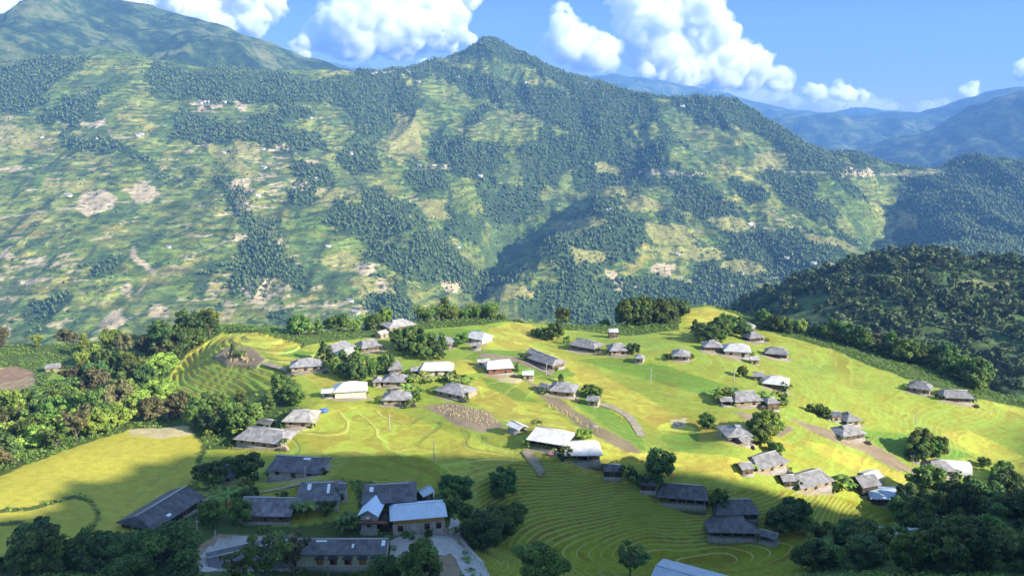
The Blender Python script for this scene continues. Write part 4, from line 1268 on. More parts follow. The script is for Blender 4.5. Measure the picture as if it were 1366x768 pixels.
# ------------------------------------------------------------------ scrub between the trees: nobody could count it
def undergrowth():
    rs = np.random.RandomState(23)
    N = 90000
    Y = 118 + 330 * rs.rand(N) ** 0.8
    X = (rs.rand(N) * 2 - 1) * 0.70 * Y
    Z, out, d = near_land(X, Y)
    rice, bare, c = grow(X, Y, Z, out)
    u, v = project(X, Y, Z)
    P0 = np.stack([u, v], -1)
    ok = (c[:, 1] < 0.185) & (c[:, 0] < 0.13) & (bare == 0) & (d > -1) & ~(out & (d > 35))
    ok &= rs.rand(N) < np.clip(0.34 + 0.7 * fbm(X / 12, Y / 12, 3, 33), 0.04, 1)
    ok &= ~((u > 255) & (u < 620) & (v > 655) & (rs.rand(N) < 0.75))
    P = np.stack([X, Y, Z], -1)[ok]
    n, m = len(P), 15
    sz = rs.uniform(0.35, 1.25, n) ** 1.2
    d_ = rs.normal(0, 1, (n, m, 3))
    d_ /= np.linalg.norm(d_, axis=2)[..., None]
    d_[..., 2] = np.abs(d_[..., 2])
    C = (P[:, None] + d_ * sz[:, None, None] * np.array([1.1, 1.1, 0.9])).reshape(-1, 3)
    V, F = quads(C, 0.21, (d_ + [0, 0, 0.5]).reshape(-1, 3), rs)
    tone = np.clip(0.75 + 0.26 * rs.normal(0, 1, (n, 1)) + 0.12 * rs.normal(0, 1, (n, m)), 0, 1).ravel()
    t = np.repeat(tone, 4)
    link('undergrowth', mesh_from('undergrowth', V, F, LEAF['green'], False, np.stack([t, t, t], -1)), kind='stuff')
    print('scrub', n)
undergrowth()

# ------------------------------------------------------------------ the far woods: too many to count
def wood_mesh(P, Hs, Ws, rs, blob, jit, tone):
    V0, F0 = blob
    n, k = len(P), len(V0)
    a = rs.rand(n) * 6.28
    c, s = np.cos(a), np.sin(a)
    B = V0[None] * (1 + jit * rs.normal(0, 1, (n, k, 1)))
    X = (B[..., 0] * c[:, None] - B[..., 1] * s[:, None]) * Ws[:, None] / 2
    Y = (B[..., 0] * s[:, None] + B[..., 1] * c[:, None]) * Ws[:, None] / 2
    Z = B[..., 2] * Hs[:, None] * 0.5 + Hs[:, None] * 0.48
    V = np.stack([X, Y, Z], -1) + P[:, None, :]
    F = (F0[None] + (np.arange(n) * k)[:, None, None]).reshape(-1, 3)
    col = np.clip(tone[:, None] + 0.24 * rs.normal(0, 1, (n, 1)) + 0.12 * rs.normal(0, 1, (n, k)), 0, 1)
    return V.reshape(-1, 3), F, np.repeat(col.reshape(-1, 1), 3, 1)

def far_woods():
    rs = np.random.RandomState(11)
    x, y, z = FX[FWOOD], FY[FWOOD], FZ[FWOOD]
    # open slopes: scattered trees in lines and clumps
    soft = FWOOD.astype(float)
    for _ in range(3):
        for ax in (0, 1):
            cs = np.cumsum(np.concatenate([np.zeros_like(soft[:1]), soft], 0) if ax == 0 else np.concatenate([np.zeros_like(soft[:, :1]), soft], 1), ax)
            r_ = 5
            n_ = soft.shape[ax]
            i0, i1 = np.clip(np.arange(n_) - r_, 0, n_), np.clip(np.arange(n_) + r_ + 1, 0, n_)
            soft = (np.take(cs, i1, ax) - np.take(cs, i0, ax)) / (2 * r_ + 1)
    k1 = rs.rand(len(x)) < (0.14 + 0.44 * sst(0.3, 0.9, soft[FWOOD])) * np.clip(1700.0 / y, 0.45, 1)
    A = np.stack([x[k1], y[k1], z[k1]], -1)
    near_w = sst(-0.15, 0.2, fbm(FX / 170, FY / 330, 4, 83))
    dens = sst(-0.05, 0.32, fbm(FX / 45, FY / 90, 4, 99)) * (0.05 + 0.07 * near_w) + 0.006 + 0.012 * near_w + 0.16 * sst(0.03, 0.6, soft)
    gul = ridged((FX + 30 * pn(FX / 120, FY / 160, 7)) / 95, FY / 420, 3, 27)
    dens = dens + 0.10 * sst(-0.05, -0.45, gul)
    k2 = (rs.rand(*FX.shape) < dens) & (~FWOOD) & (np.abs(FX) < 0.68 * FY) & (FU > -40) & (FU < 1410) & (FZ > -470)
    B = np.stack([FX[k2], FY[k2], FZ[k2]], -1)
    P = np.concatenate([A, B])
    P[:, :2] += rs.normal(0, 2.0, (len(P), 2))
    okv = project(P[:, 0], P[:, 1], P[:, 2])[1] < 480
    P = P[okv]
    shrub = (np.arange(len(okv)) >= len(A))[okv]
    n = len(P)
    Hs = np.concatenate([rs.uniform(4.5, 12.5, len(A)), 2.4 + 6.5 * rs.rand(len(B)) ** 2.2])[okv]
    Ws = Hs * rs.uniform(0.55, 0.95, n)
    V0, F0 = ico(0) if False else (np.array([(0,0,1.05),(0.9,0,0.1),(0.28,0.86,0),(-0.73,0.53,0.1),(-0.73,-0.53,-0.05),(0.28,-0.86,0.1),(0,0,-0.9)]), np.array([(0,1,2),(0,2,3),(0,3,4),(0,4,5),(0,5,1),(6,2,1),(6,3,2),(6,4,3),(6,5,4),(6,1,5)]))
    V, F, c = wood_mesh(P, Hs, Ws, rs, (V0, F0), 0.22, np.where(shrub, 0.62, 0.42) + 0.12 * fbm(P[:, 0] / 60, P[:, 1] / 90, 2, 104))
    link('mountain_woods', mesh_from('mountain_woods', V, F, LEAF['wood'], False, c), kind='stuff')
    print('far trees', n)
    # the wooded hill at mid distance
    N = 3400
    X, Y = rs.uniform(60, 900, N * 3), rs.uniform(520, 960, N * 3)
    Z = hill_land(X, Y)
    u, v = project(X, Y, Z)
    ok = (u > 940) & (u < 1420) & (Z > near_land(X, Y)[0] - 3)
    dens = 0.62 + 1.1 * fbm(X / 40, Y / 60, 3, 102)
    for p in [[(1020,425),(1080,415),(1110,430),(1080,450),(1030,450)],[(1270,375),(1340,372),(1350,385),(1290,392)]]:
        dens = np.where(inside(p, u, v), 0.10, dens)
    ok &= rs.rand(len(X)) < dens
    P = np.stack([X, Y, Z], -1)[ok]
    Vs, Fs, Cs, nb = [], [], [], 0
    Vt, Ft, nt = [], [], 0
    for p in P:
        h = 4.0 + 10.5 * rs.rand() ** 1.3
        wd = h * rs.uniform(0.6, 0.9)
        m = 62
        lob = rs.normal(0, 1, (5, 3)) * np.array([0.24, 0.24, 0.2]) * np.array([wd, wd, h])
        d = rs.normal(0, 1, (m, 3))
        d /= np.linalg.norm(d, axis=1)[:, None]
        c = p + [0, 0, 0.58 * h] + lob[rs.randint(0, 5, m)] + d * wd * 0.24
        V, F = quads(c, 0.12 * wd, d + [0, 0, 0.4], rs)
        Vs.append(V)
        Fs.append(F + nb)
        nb += len(V)
        tone = np.clip(0.42 + 0.27 * rs.normal(), 0.03, 1)
        Cs.append(np.repeat(np.clip(tone + 0.16 * rs.normal(0, 1, m), 0, 1), 4))
    c = np.concatenate(Cs)
    link('hill_woods', mesh_from('hill_woods', np.concatenate(Vs), np.concatenate(Fs), LEAF['wood'], False, np.stack([c, c, c], -1)), kind='stuff')
    print('hill trees', len(P))
far_woods()
# ------------------------------------------------------------------ building materials
def roof_mat(name, base, dirt, metal=False, rough=0.6, var=0.22, dirt_amt=0.75):
    m, ns, ls, b = new_mat(name)
    tc = nd(ns, 'ShaderNodeTexCoord')
    oi = nd(ns, 'ShaderNodeObjectInfo')
    sx = nd(ns, 'ShaderNodeSeparateXYZ')
    ls.new(tc.outputs['Object'], sx.inputs[0])
    off = math_n(ns, ls, 'MULTIPLY', oi.outputs['Random'], 50.0)
    px = math_n(ns, ls, 'FLOOR', math_n(ns, ls, 'DIVIDE', sx.outputs[0], 0.95))
    py = math_n(ns, ls, 'FLOOR', math_n(ns, ls, 'DIVIDE', sx.outputs[1], 1.35))
    wn_ = nd(ns, 'ShaderNodeTexWhiteNoise', noise_dimensions='3D')
    cb = nd(ns, 'ShaderNodeCombineXYZ')
    for i, s in enumerate((px, py, off)):
        ls.new(s, cb.inputs[i])
    ls.new(cb.outputs[0], wn_.inputs['Vector'])
    mp = nd(ns, 'ShaderNodeVectorMath', operation='ADD')
    ls.new(tc.outputs['Object'], mp.inputs[0])
    cb2 = nd(ns, 'ShaderNodeCombineXYZ')
    ls.new(off, cb2.inputs[0])
    ls.new(cb2.outputs[0], mp.inputs[1])
    n1 = noise_n(ns, ls, mp.outputs[0], 0.55, 5, 0.65)
    n2 = noise_n(ns, ls, mp.outputs[0], 3.5, 3, 0.7)
    dm = ramp(ns, ls, math_n(ns, ls, 'MULTIPLY_ADD', n2, 0.35, math_n(ns, ls, 'MULTIPLY', n1, 0.75)), [(0.46, (0, 0, 0)), (0.68, (1, 1, 1))])
    c = mix_col(ns, ls, math_n(ns, ls, 'MULTIPLY', dm, dirt_amt), (*base, 1), (*dirt, 1))
    v = math_n(ns, ls, 'MULTIPLY_ADD', wn_.outputs[0], var * 2, 1 - var)
    v = math_n(ns, ls, 'MULTIPLY', v, math_n(ns, ls, 'MULTIPLY_ADD', oi.outputs['Random'], 0.3, 0.85))
    c = mix_col(ns, ls, 1.0, c, v, 'MULTIPLY')
    # laps between the sheets
    lap = math_n(ns, ls, 'FRACT', math_n(ns, ls, 'DIVIDE', sx.outputs[0], 0.95))
    lapm = ramp(ns, ls, lap, [(0.0, (1, 1, 1)), (0.10, (0, 0, 0)), (1.0, (0, 0, 0))])
    c = mix_col(ns, ls, math_n(ns, ls, 'MULTIPLY', lapm, 0.35), c, (*[q * 0.55 for q in dirt], 1))
    ls.new(c, b.inputs['Base Color'])
    b.inputs['Roughness'].default_value = rough
    b.inputs['Metallic'].default_value = 0.0
    b.inputs['Specular IOR Level'].default_value = 0.35 if metal else 0.2
    wv = math_n(ns, ls, 'SINE', math_n(ns, ls, 'MULTIPLY', sx.outputs[0], 2 * math.pi / 0.32))
    bp = nd(ns, 'ShaderNodeBump')
    bp.inputs['Strength'].default_value = 0.35
    bp.inputs['Distance'].default_value = 0.06
    ls.new(wv, bp.inputs['Height'])
    ls.new(bp.outputs[0], b.inputs['Normal'])
    return m

def wall_mat(name, base, dirt, plank=0.0, rough=0.85):
    m, ns, ls, b = new_mat(name)
    tc = nd(ns, 'ShaderNodeTexCoord')
    n1 = noise_n(ns, ls, tc.outputs['Object'], 0.9, 5, 0.65)
    c = mix_col(ns, ls, ramp(ns, ls, n1, [(0.38, (0, 0, 0)), (0.66, (0.85, 0.85, 0.85))]), (*base, 1), (*dirt, 1))
    if plank:
        sx = nd(ns, 'ShaderNodeSeparateXYZ')
        ls.new(tc.outputs['Object'], sx.inputs[0])
        q = math_n(ns, ls, 'ADD', sx.outputs[0], sx.outputs[1])
        fr = math_n(ns, ls, 'FRACT', math_n(ns, ls, 'DIVIDE', q, plank))
        wn_ = nd(ns, 'ShaderNodeTexWhiteNoise', noise_dimensions='1D')
        ls.new(math_n(ns, ls, 'FLOOR', math_n(ns, ls, 'DIVIDE', q, plank)), wn_.inputs['W'])
        c = mix_col(ns, ls, 1.0, c, math_n(ns, ls, 'MULTIPLY_ADD', wn_.outputs[0], 0.5, 0.72), 'MULTIPLY')
        c = mix_col(ns, ls, math_n(ns, ls, 'MULTIPLY', ramp(ns, ls, fr, [(0.0, (1, 1, 1)), (0.12, (0, 0, 0)), (1.0, (0, 0, 0))]), 0.6), c, (*[k * 0.35 for k in base], 1))
    ls.new(c, b.inputs['Base Color'])
    b.inputs['Roughness'].default_value = rough
    b.inputs['Specular IOR Level'].default_value = 0.2
    return m

ROOF = {
    'grey': roof_mat('fibre_cement_grey', (0.280, 0.270, 0.268), (0.160, 0.138, 0.120)),
    'dark': roof_mat('fibre_cement_dark', (0.135, 0.135, 0.145), (0.075, 0.073, 0.075)),
    'pale': roof_mat('fibre_cement_pale', (0.420, 0.390, 0.350), (0.260, 0.230, 0.200)),
    'white': roof_mat('white_sheet_roof', (0.620, 0.605, 0.575), (0.400, 0.365, 0.315), True, 0.5, 0.09, 0.7),
    'blue': roof_mat('pale_blue_sheet_roof', (0.600, 0.720, 0.860), (0.500, 0.590, 0.710), True, 0.5, 0.05, 0.6),
    'ribbed': roof_mat('purple_grey_roof', (0.215, 0.200, 0.215), (0.130, 0.120, 0.130), False, 0.6, 0.3),
    'steel': roof_mat('steel_blue_roof', (0.370, 0.440, 0.520), (0.270, 0.320, 0.380), True, 0.45, 0.07),
}
WALL = {
    'wood': wall_mat('weathered_wood', (0.200, 0.145, 0.090), (0.110, 0.080, 0.055), 0.22),
    'tan': wall_mat('tan_boards', (0.420, 0.340, 0.215), (0.280, 0.220, 0.140), 0.25),
    'cream': wall_mat('cream_plaster', (0.680, 0.625, 0.510), (0.520, 0.470, 0.370)),
    'pinkgrey': wall_mat('pink_grey_plaster', (0.480, 0.405, 0.375), (0.370, 0.310, 0.285)),
    'brick': wall_mat('red_brick', (0.270, 0.105, 0.060), (0.180, 0.075, 0.045)),
    'stone': wall_mat('plinth_stone', (0.330, 0.310, 0.280), (0.200, 0.185, 0.165)),
    'dark': wall_mat('dark_boards', (0.085, 0.065, 0.048), (0.045, 0.036, 0.028), 0.22),  # very dark brown boards, the darkest of the wall colours
    'grey': wall_mat('grey_render', (0.430, 0.430, 0.430), (0.310, 0.305, 0.300)),
}
def flat_mat(name, c, rough=0.7, n_amt=0.25):
    m, ns, ls, b = new_mat(name)
    tc = nd(ns, 'ShaderNodeTexCoord')
    n = noise_n(ns, ls, tc.outputs['Object'], 2.5, 3)
    ls.new(mix_col(ns, ls, 1.0, (*c, 1), math_n(ns, ls, 'MULTIPLY_ADD', n, 2 * n_amt, 1 - n_amt), 'MULTIPLY'), b.inputs['Base Color'])
    b.inputs['Roughness'].default_value = rough
    return m
MPANE = flat_mat('dark_opening', (0.018, 0.018, 0.022), 0.25)
MFRAME = flat_mat('window_timber', (0.30, 0.235, 0.16))
MPOST = flat_mat('post_timber', (0.40, 0.33, 0.25))
MDOOR = flat_mat('door_timber', (0.105, 0.070, 0.042))
MRED = flat_mat('red_door_paint', (0.33, 0.075, 0.06))
MORANGE = flat_mat('orange_paint', (0.72, 0.34, 0.06))
MCAP = flat_mat('ridge_capping', (0.40, 0.39, 0.37))
MCONC = flat_mat('concrete', (0.42, 0.41, 0.385), 0.85)
MSKY = flat_mat('skylight_sheet', (0.72, 0.76, 0.80), 0.4)
MBLUE = flat_mat('blue_tarpaulin_sheet', (0.05, 0.12, 0.52), 0.5)
MWHITE = flat_mat('white_sheet', (0.80, 0.80, 0.78), 0.6, 0.06)
MSTRAW = flat_mat('rice_straw', (0.43, 0.33, 0.155), 0.9, 0.4)
MAWN = flat_mat('dark_awning', (0.06, 0.065, 0.075))
MPINK = flat_mat('pink_cloth', (0.62, 0.26, 0.24))

def box(x0, x1, y0, y1, z0, z1):
    V = [(x, y, z) for z in (z0, z1) for y in (y0, y1) for x in (x0, x1)]
    F = [[0, 2, 3, 1], [4, 5, 7, 6], [0, 1, 5, 4], [2, 6, 7, 3], [0, 4, 6, 2], [1, 3, 7, 5]]
    return np.array(V, float), np.array(F)

def part(name, VF, mat, parent, **kw):
    return link(name, mesh_from(name, VF[0], VF[1] if isinstance(VF[1], list) else np.asarray(VF[1]), mat), parent, **kw)

def roof_shape(L, W, hr, hip, o, z0, gablet):
    """eaves at z0, ridge at z0+hr along x; hip 0 = plain gable, otherwise hipped ends with a little vent gable"""
    xe, ye, th = L / 2 + o, W / 2 + o, 0.14
    if hip <= 0:
        T = [(-xe, -ye, z0), (xe, -ye, z0), (xe, 0, z0 + hr), (-xe, 0, z0 + hr), (xe, ye, z0), (-xe, ye, z0)]
        TF = [[0, 1, 2, 3], [3, 2, 4, 5]]
        rim = [0, 1, 2, 4, 5, 3]
        xr = xe
    else:
        xr = xe - hip * ye
        k = 1 - gablet
        y1, z1 = ye * (1 - k), z0 + hr * k
        T = [(-xe, -ye, z0), (xe, -ye, z0), (xe, ye, z0), (-xe, ye, z0), (-xr, -y1, z1), (xr, -y1, z1), (xr, y1, z1), (-xr, y1, z1), (-xr, 0, z0 + hr), (xr, 0, z0 + hr)]
        TF = [[0, 1, 5, 9, 8, 4], [2, 3, 7, 8, 9, 6], [1, 2, 6, 5], [3, 0, 4, 7], [4, 8, 7], [5, 6, 9]]
        rim = [0, 1, 2, 3]
    n = len(T)
    V = T + [(x, y, z - th) for x, y, z in T]
    F = TF + [[q + n for q in reversed(f)] for f in TF]
    for a, b in zip(rim, rim[1:] + rim[:1]):
        F.append([a, a + n, b + n, b])
    return V, F, xr

BAD = []
def house(name, cat, label, pts, W=6.5, hw=2.5, hr=2.2, hip=0.75, roof='grey', wall='tan', style='farm', over=0.7, gablet=0.28, group=None, shift=0.0, drop=0.0, sky=()):
    a, b = hit(pts[0], pts[1]), hit(pts[2], pts[3])
    if shift:
        for q in (a, b):
            q[:2] *= 1 - shift / q[1]
            q[2] = float(near_land(q[:1], q[1:2])[0][0])
    if name == 'farmhouse' and not shift:
        hw, W, over = hw - (0.5 if style == 'farm' else 0.2), W + 0.3, 0.8
    ax = (b - a)[:2]
    L = float(np.hypot(*ax))
    ang = math.atan2(ax[1], ax[0])
    mid = (a + b) / 2
    nx, ny = -math.sin(ang), math.cos(ang)
    c = (mid[0] + nx * W / 2, mid[1] + ny * W / 2)
    z = mid[2] + 0.3 * max(0, float(near_land(np.array([c[0]]), np.array([c[1]]))[0][0]) - mid[2]) + 0.05 - drop
    t = bpy.data.objects.new(name, None)
    COL.objects.link(t)
    t.location = (c[0], c[1], z)
    t.rotation_euler = (0, 0, ang)
    t['label'], t['category'] = label, cat
    if group:
        t['group'] = group
    if not (1.5 < L < 32):
        BAD.append((label, L))
    x0, x1, y0, y1 = -L / 2, L / 2, -W / 2, W / 2
    rec = 1.5 if style in ('veranda', 'hall') else 0.0           # the wall stands back behind a row of posts
    part('plinth', box(x0 - 0.25, x1 + 0.25, y0 - 0.25, y1 + 0.25, -2.2, 0.12), WALL['stone'], t)
    if style != 'shed':
        V, F = box(x0, x1, y0 + rec, y1, 0.10, hw)
        V, F = V.tolist(), F.tolist()
        if hip <= 0:                                             # gable triangles
            yc, hz = 0.0, hw + hr * (W / 2) / (W / 2 + over) - 0.05
            V += [[x0, yc, hz], [x1, yc, hz]]
            F = [f for i, f in enumerate(F) if i != 1] + [[4, 6, 8], [7, 5, 9], [4, 8, 9, 5], [6, 7, 9, 8]]
        part('wall', (V, F), WALL[wall], t)
    V, F, xr = roof_shape(L, W, hr, hip, over, hw - 0.02, gablet)
    r = part('roof', (V, F), ROOF[roof], t)
    part('ridge_cap', box(-xr + 0.05, xr - 0.05, -0.2, 0.2, hw + hr - 0.09, hw + hr + 0.05), MCAP if roof in ('grey', 'dark', 'ribbed', 'pale') else ROOF[roof], r)
    if hip > 0 and gablet > 0.05:
        for s in (-1, 1):
            k = 1 - gablet
            yy, zz = (W / 2 + over) * gablet * 0.85, hw + hr * k + 0.03
            xs = s * (xr + 0.03)
            part('smoke_vent', ([(xs, -yy, zz), (xs, yy, zz), (xs, 0, hw + hr - 0.12), (xs + s * 0.06, -yy, zz), (xs + s * 0.06, yy, zz), (xs + s * 0.06, 0, hw + hr - 0.12)],
                               [[0, 1, 2], [3, 5, 4], [0, 3, 4, 1], [1, 4, 5, 2], [2, 5, 3, 0]]), MDOOR, r)
    for fx, fy, sx_, sy_ in sky:                                 # clear sheets let into the front slope: place along, up, size
        ye = W / 2 + over
        px_, t0, t1 = (fx - 0.5) * L, fy, fy + sy_
        V = []
        for zo in (0.02, 0.07):
            V += [(px_, -ye * (1 - t0), hw + hr * t0 + zo), (px_ + sx_, -ye * (1 - t0), hw + hr * t0 + zo), (px_ + sx_, -ye * (1 - t1), hw + hr * t1 + zo), (px_, -ye * (1 - t1), hw + hr * t1 + zo)]
        part('skylight', (V, [[0, 1, 2, 3], [7, 6, 5, 4], [0, 4, 5, 1], [1, 5, 6, 2], [2, 6, 7, 3], [3, 7, 4, 0]]), MSKY, r)
    yf = y0 + rec
    if style == 'shed':
        for px_ in (x0 + 0.2, x1 - 0.2):
            for py_ in (y0 + 0.2, y1 - 0.2):
                part('post', box(px_ - 0.09, px_ + 0.09, py_ - 0.09, py_ + 0.09, 0.12, hw + 0.02), MPOST, t)
        part('back_wall', box(x0 + 0.3, x1 - 0.3, y1 - 0.35, y1 - 0.25, 0.12, hw - 0.05), WALL[wall], t)
    elif style in ('farm', 'veranda', 'hut', 'hall'):
        def opening(kind, cx, cz, ww, hh, frame=MFRAME, pane=MPANE):
            f = part(kind, join([box(cx - ww / 2 - 0.1, cx + ww / 2 + 0.1, yf - 0.07, yf - 0.005, cz + hh / 2, cz + hh / 2 + 0.1), box(cx - ww / 2 - 0.1, cx - ww / 2, yf - 0.07, yf - 0.005, cz - hh / 2, cz + hh / 2),
                                 box(cx + ww / 2, cx + ww / 2 + 0.1, yf - 0.07, yf - 0.005, cz - hh / 2, cz + hh / 2), box(cx - ww / 2 - 0.1, cx + ww / 2 + 0.1, yf - 0.09, yf - 0.005, cz - hh / 2 - 0.1, cz - hh / 2)]), frame, t)
            part('pane' if kind == 'window' else 'door_leaf', box(cx - ww / 2, cx + ww / 2, yf - 0.035, yf - 0.004, cz - hh / 2, cz + hh / 2), pane, f)
        if style == 'hut':
            opening('door', 0.0, 1.0, min(1.0, L * 0.3), 1.6, MFRAME, MDOOR)
        else:
            k = max(2, int(L / 3.4))
            for i in range(k):
                cx = x0 + L * (i + 0.5) / k
                if i == k // 2:
                    opening('door', cx, 1.05, 1.1, 1.75, MFRAME, MDOOR)
                else:
                    opening('window', cx, min(1.45, hw * 0.6), 1.0, 0.85)
        if rec:
            k = max(3, int(L / 2.6))
            for i in range(k + 1):
                px_ = x0 + 0.15 + (L - 0.3) * i / k
                part('post', box(px_ - 0.1, px_ + 0.1, y0 + 0.1, y0 + 0.3, 0.12, hw - 0.02), MPOST, t)
            part('beam', box(x0, x1, y0 + 0.12, y0 + 0.28, hw - 0.22, hw - 0.03), MPOST, t)
    return t, (L, W, x0, x1, y0, y1, hw, hr)

def farm(label, pts, **k):
    return house('farmhouse', 'farmhouse', label, pts, **k)
def hut(label, pts, **k):
    k = dict(dict(W=3.6, hw=2.0, hr=1.1, hip=0, over=0.4, style='hut'), **k)
    return house('hut', 'hut', label, pts, **k)
def shed(label, pts, **k):
    k = dict(dict(W=3.6, hw=2.0, hr=0.9, hip=0, over=0.4, style='shed'), **k)
    return house('open_shed', 'shed', label, pts, **k)

# ---- sunlit village
farm('grey roofed farmhouse standing alone at the foot of the terraced knoll', (389,498,427,493), W=6.5, wall='tan')
farm('bright white roofed farmhouse with a long cream wall, left in the village fields', (447,531,488,531), W=7.5, roof='white', wall='cream', hw=2.9, style='plain', gablet=0.1)
shed('small white topped shed touching the left end of the cream walled white farmhouse', (430,531,443,531), roof='white', wall='cream')
farm('white roofed farmhouse with cream wall and dark posts above the strip of greenery', (563,502,602,502), W=7, roof='white', wall='cream', hw=2.9, hip=0.35, gablet=0.1)
shed('low open shed touching the left end of the white roofed house above the greenery', (549,501,560,501), wall='wood', roof='grey')
farm('grey roofed farmhouse in front of the village, left of the harvested plot', (512,540,546,540), W=6, wall='tan')
farm('grey farmhouse with a lower wing, behind the front grey farmhouse', (511,516,539,516), W=6.5, wall='tan')
hut('low hip roofed wing at the left end of the grey farmhouse in mid village', (498,516,508,516), W=5, hip=0.6, hw=2.0, hr=1.4, roof='grey')
farm('tall grey roofed house seen end on, in the middle of the village grove', (520,502,536,500), W=10, hw=3.2, hr=2.4, hip=0.4, wall='wood')
farm('blue grey hipped farmhouse just above the harvested plot of sheaves', (583,526,617,535), W=8.5, hw=2.4, hip=0.9, gablet=0.1)
farm('large pale grey farmhouse highest on the left far rim', (520,443,553,438), W=9, roof='pale', hw=2.6)
hut('small pale hut below the large farmhouse on the left far rim', (508,452,518,449), roof='pale')
farm('dark grey roofed house in front of the bamboo row on the far rim', (575,464,601,464), W=8, hip=0.9, gablet=0.15, wall='tan')
farm('bright tin roofed house at the left foot of the yellow hilltop field', (622,455,643,459), W=7, roof='white', wall='cream', hip=0.4, gablet=0.1)
shed('little grey shed in front of the bright tin roofed house on the rim', (629,467,640,467), roof='grey')
farm('white roofed house with a red brick front and a bare dirt yard', (652,499,683,499), W=6.5, roof='white', wall='brick', hw=2.9, hip=0.2, gablet=0.1)
shed('long pale lean shed reaching left from the brick fronted house', (638,489,652,490), roof='pale', W=3)
farm('long weathered farmhouse slanting down across the hillside beside the dirt path', (706,482,737,495), W=6.5, hip=0.35, wall='wood')
hut('weathered hut at the upper end of the long slanting farmhouse', (702,475,711,479), W=5, roof='grey')
farm('long blue grey farmhouse beside the rounded tree, below the long slanting one', (733,525,765,532), W=7.5, hip=0.6, wall='tan')
shed('dark low outbuilding at the left end of the long blue grey farmhouse', (719,522,731,525), roof='dark', wall='dark')
hut('small hut with a dark side beside the winding dirt track', (783,540,797,543), W=4, roof='grey')
hut('tiny pale hut on the bare patch right of the brick fronted house', (698,506,711,507), roof='white', W=3.5)
farm('brown fronted farmhouse with a long grey roof below the hedge on the rim', (761,466,791,470), W=8, wall='wood', hip=0.35)
farm('farmhouse with a pale left gable and brown roof, next to the dark round tree', (815,474,836,473), W=7, hip=0.5, roof='grey', wall='tan')
hut('small grey hut below the farmhouse with a pale left gable', (846,484,857,485), roof='grey', W=4.5, hip=0.5)
hut('little two storey hut on the lawn in front of the far tree line', (813,451,824,451), hw=3.0, W=4, roof='white', wall='wood')
farm('grey roofed farmhouse alone in the lime fields below the dark rim clump', (898,480,918,482), W=6.5, wall='tan')
farm('grey farmhouse tucked against the front of the round copse', (940,467,962,470), W=6.5, roof='grey', wall='wood')
farm('white roofed farmhouse with dark windows right of the round copse', (967,473,999,480), W=8.5, roof='white', wall='cream', hw=3.2, hip=0.5, gablet=0.15)
hut('pale hut at the right end of the white farmhouse by the copse', (1002,485,1012,487), roof='pale', W=4)
farm('long grey farmhouse lying alone in the field right of the copse', (1022,474,1049,481), W=6, wall='dark', hip=0.5)
farm('grey house below the small yellow knoll beside the rim trees', (1000,455,1018,456), W=6, wall='dark', roof='grey')
farm('cream roofed house on the right slope of the small yellow knoll', (989,441,1003,444), W=6, roof='pale', wall='tan')
farm('grey roof half hidden by the trees on the small yellow knoll', (966,436,980,436), W=6, roof='pale', wall='wood')
farm('long white roofed farmhouse slanting in the middle of the lime field', (1019,514,1049,524), W=7.5, roof='white', hw=2.6, hip=0.6, wall='wood', gablet=0.25)
hut('grey outhouse above the left end of the slanting white farmhouse', (1006,507,1018,510), roof='grey', W=4)
farm('blue grey farmhouse with a dark left gable amid the lime fields', (982,542,1014,542), W=8, wall='tan', hip=0.3)
shed('low shed at the left foot of the blue grey farmhouse amid the lime fields', (962,542,976,542), roof='grey', W=3)
hut('two level hut with dark openings right of the blue grey farmhouse', (1024,547,1039,548), hw=2.8, W=4.5, hip=0.4, roof='grey', wall='wood')
farm('left one of the two grey farmhouses under the belt on the right rim', (1213,521,1239,528), W=7, hip=0.5, wall='tan')
farm('right one of the two grey farmhouses under the belt on the right rim', (1259,533,1296,541), W=7, hip=0.35, wall='wood')
farm('hip roofed farmhouse beside the track, behind the other track house', (1130,567,1146,569), W=6.5, roof='grey')
hut('small dark roofed hut left of the two farmhouses by the track', (1110,561,1121,563), roof='dark', W=4)
farm('hip roofed farmhouse on the dirt strip, front one by the track', (1124,586,1152,589), W=7, wall='wood', roof='grey')
farm('hipped grey house with a small gabled porch, left of the banana plants', (972,588,1000,594), W=8, hip=0.9, wall='tan', hw=3.0)
shed('gabled porch in front of the hipped grey house', (990,595,1002,597), W=3, roof='grey')
farm('grey farmhouse with a cream wall just above the shadow edge', (1011,629,1048,631), W=7.5, wall='tan', hip=0.35)
hut('small square hut left of the cream walled farmhouse above the shadow', (990,634,1004,635), W=4, roof='grey', wall='wood')
farm('grey farmhouse with dark left gable on the shadow edge, beside the banana clump', (1068,654,1108,657), W=8, wall='tan', hip=0.3)
hut('tilted dark little hut left of the farmhouse by the banana clump', (1045,648,1060,652), W=4, roof='grey', wall='dark')
farm('white metal roofed house half in shade on the right, the nearest one there', (1163,671,1211,681), W=7.5, roof='steel', wall='dark', hip=0, hw=3.2, hr=1.3)
farm('brown windowless house joined behind the white metal roofed one', (1150,662,1170,662), W=6, roof='grey', wall='dark', hip=0, hw=3.6, style='plain')
hut('white roofed hut behind the brown windowless house', (1159,645,1176,646), W=5, roof='white', wall='cream', hip=0)
farm('long grey house below the tunnel shelter, behind the open crowned tree', (1240,633,1272,638), W=6.5, hip=0.5, roof='grey')
hut('leaning grey hut with plank wall left of the tunnel shelter', (1215,614,1226,619), W=4, roof='grey')
farm('square grey farmhouse below the knoll grove, nearest to the golden field', (316,596,375,596), W=9.5, hip=0.4, gablet=0.2, hw=2.4)
farm('pale grey roof among banana plants below the knoll grove', (380,570,413,570), W=9, hip=0.4, roof='pale', gablet=0.15)
shed('dark open shed between the grove and the square grey farmhouse', (344,573,360,573), roof='dark', wall='dark')
farm('grey farmhouse at the left end of the row below the far rim', (446,474,472,470), W=7, hip=0.4, roof='grey')
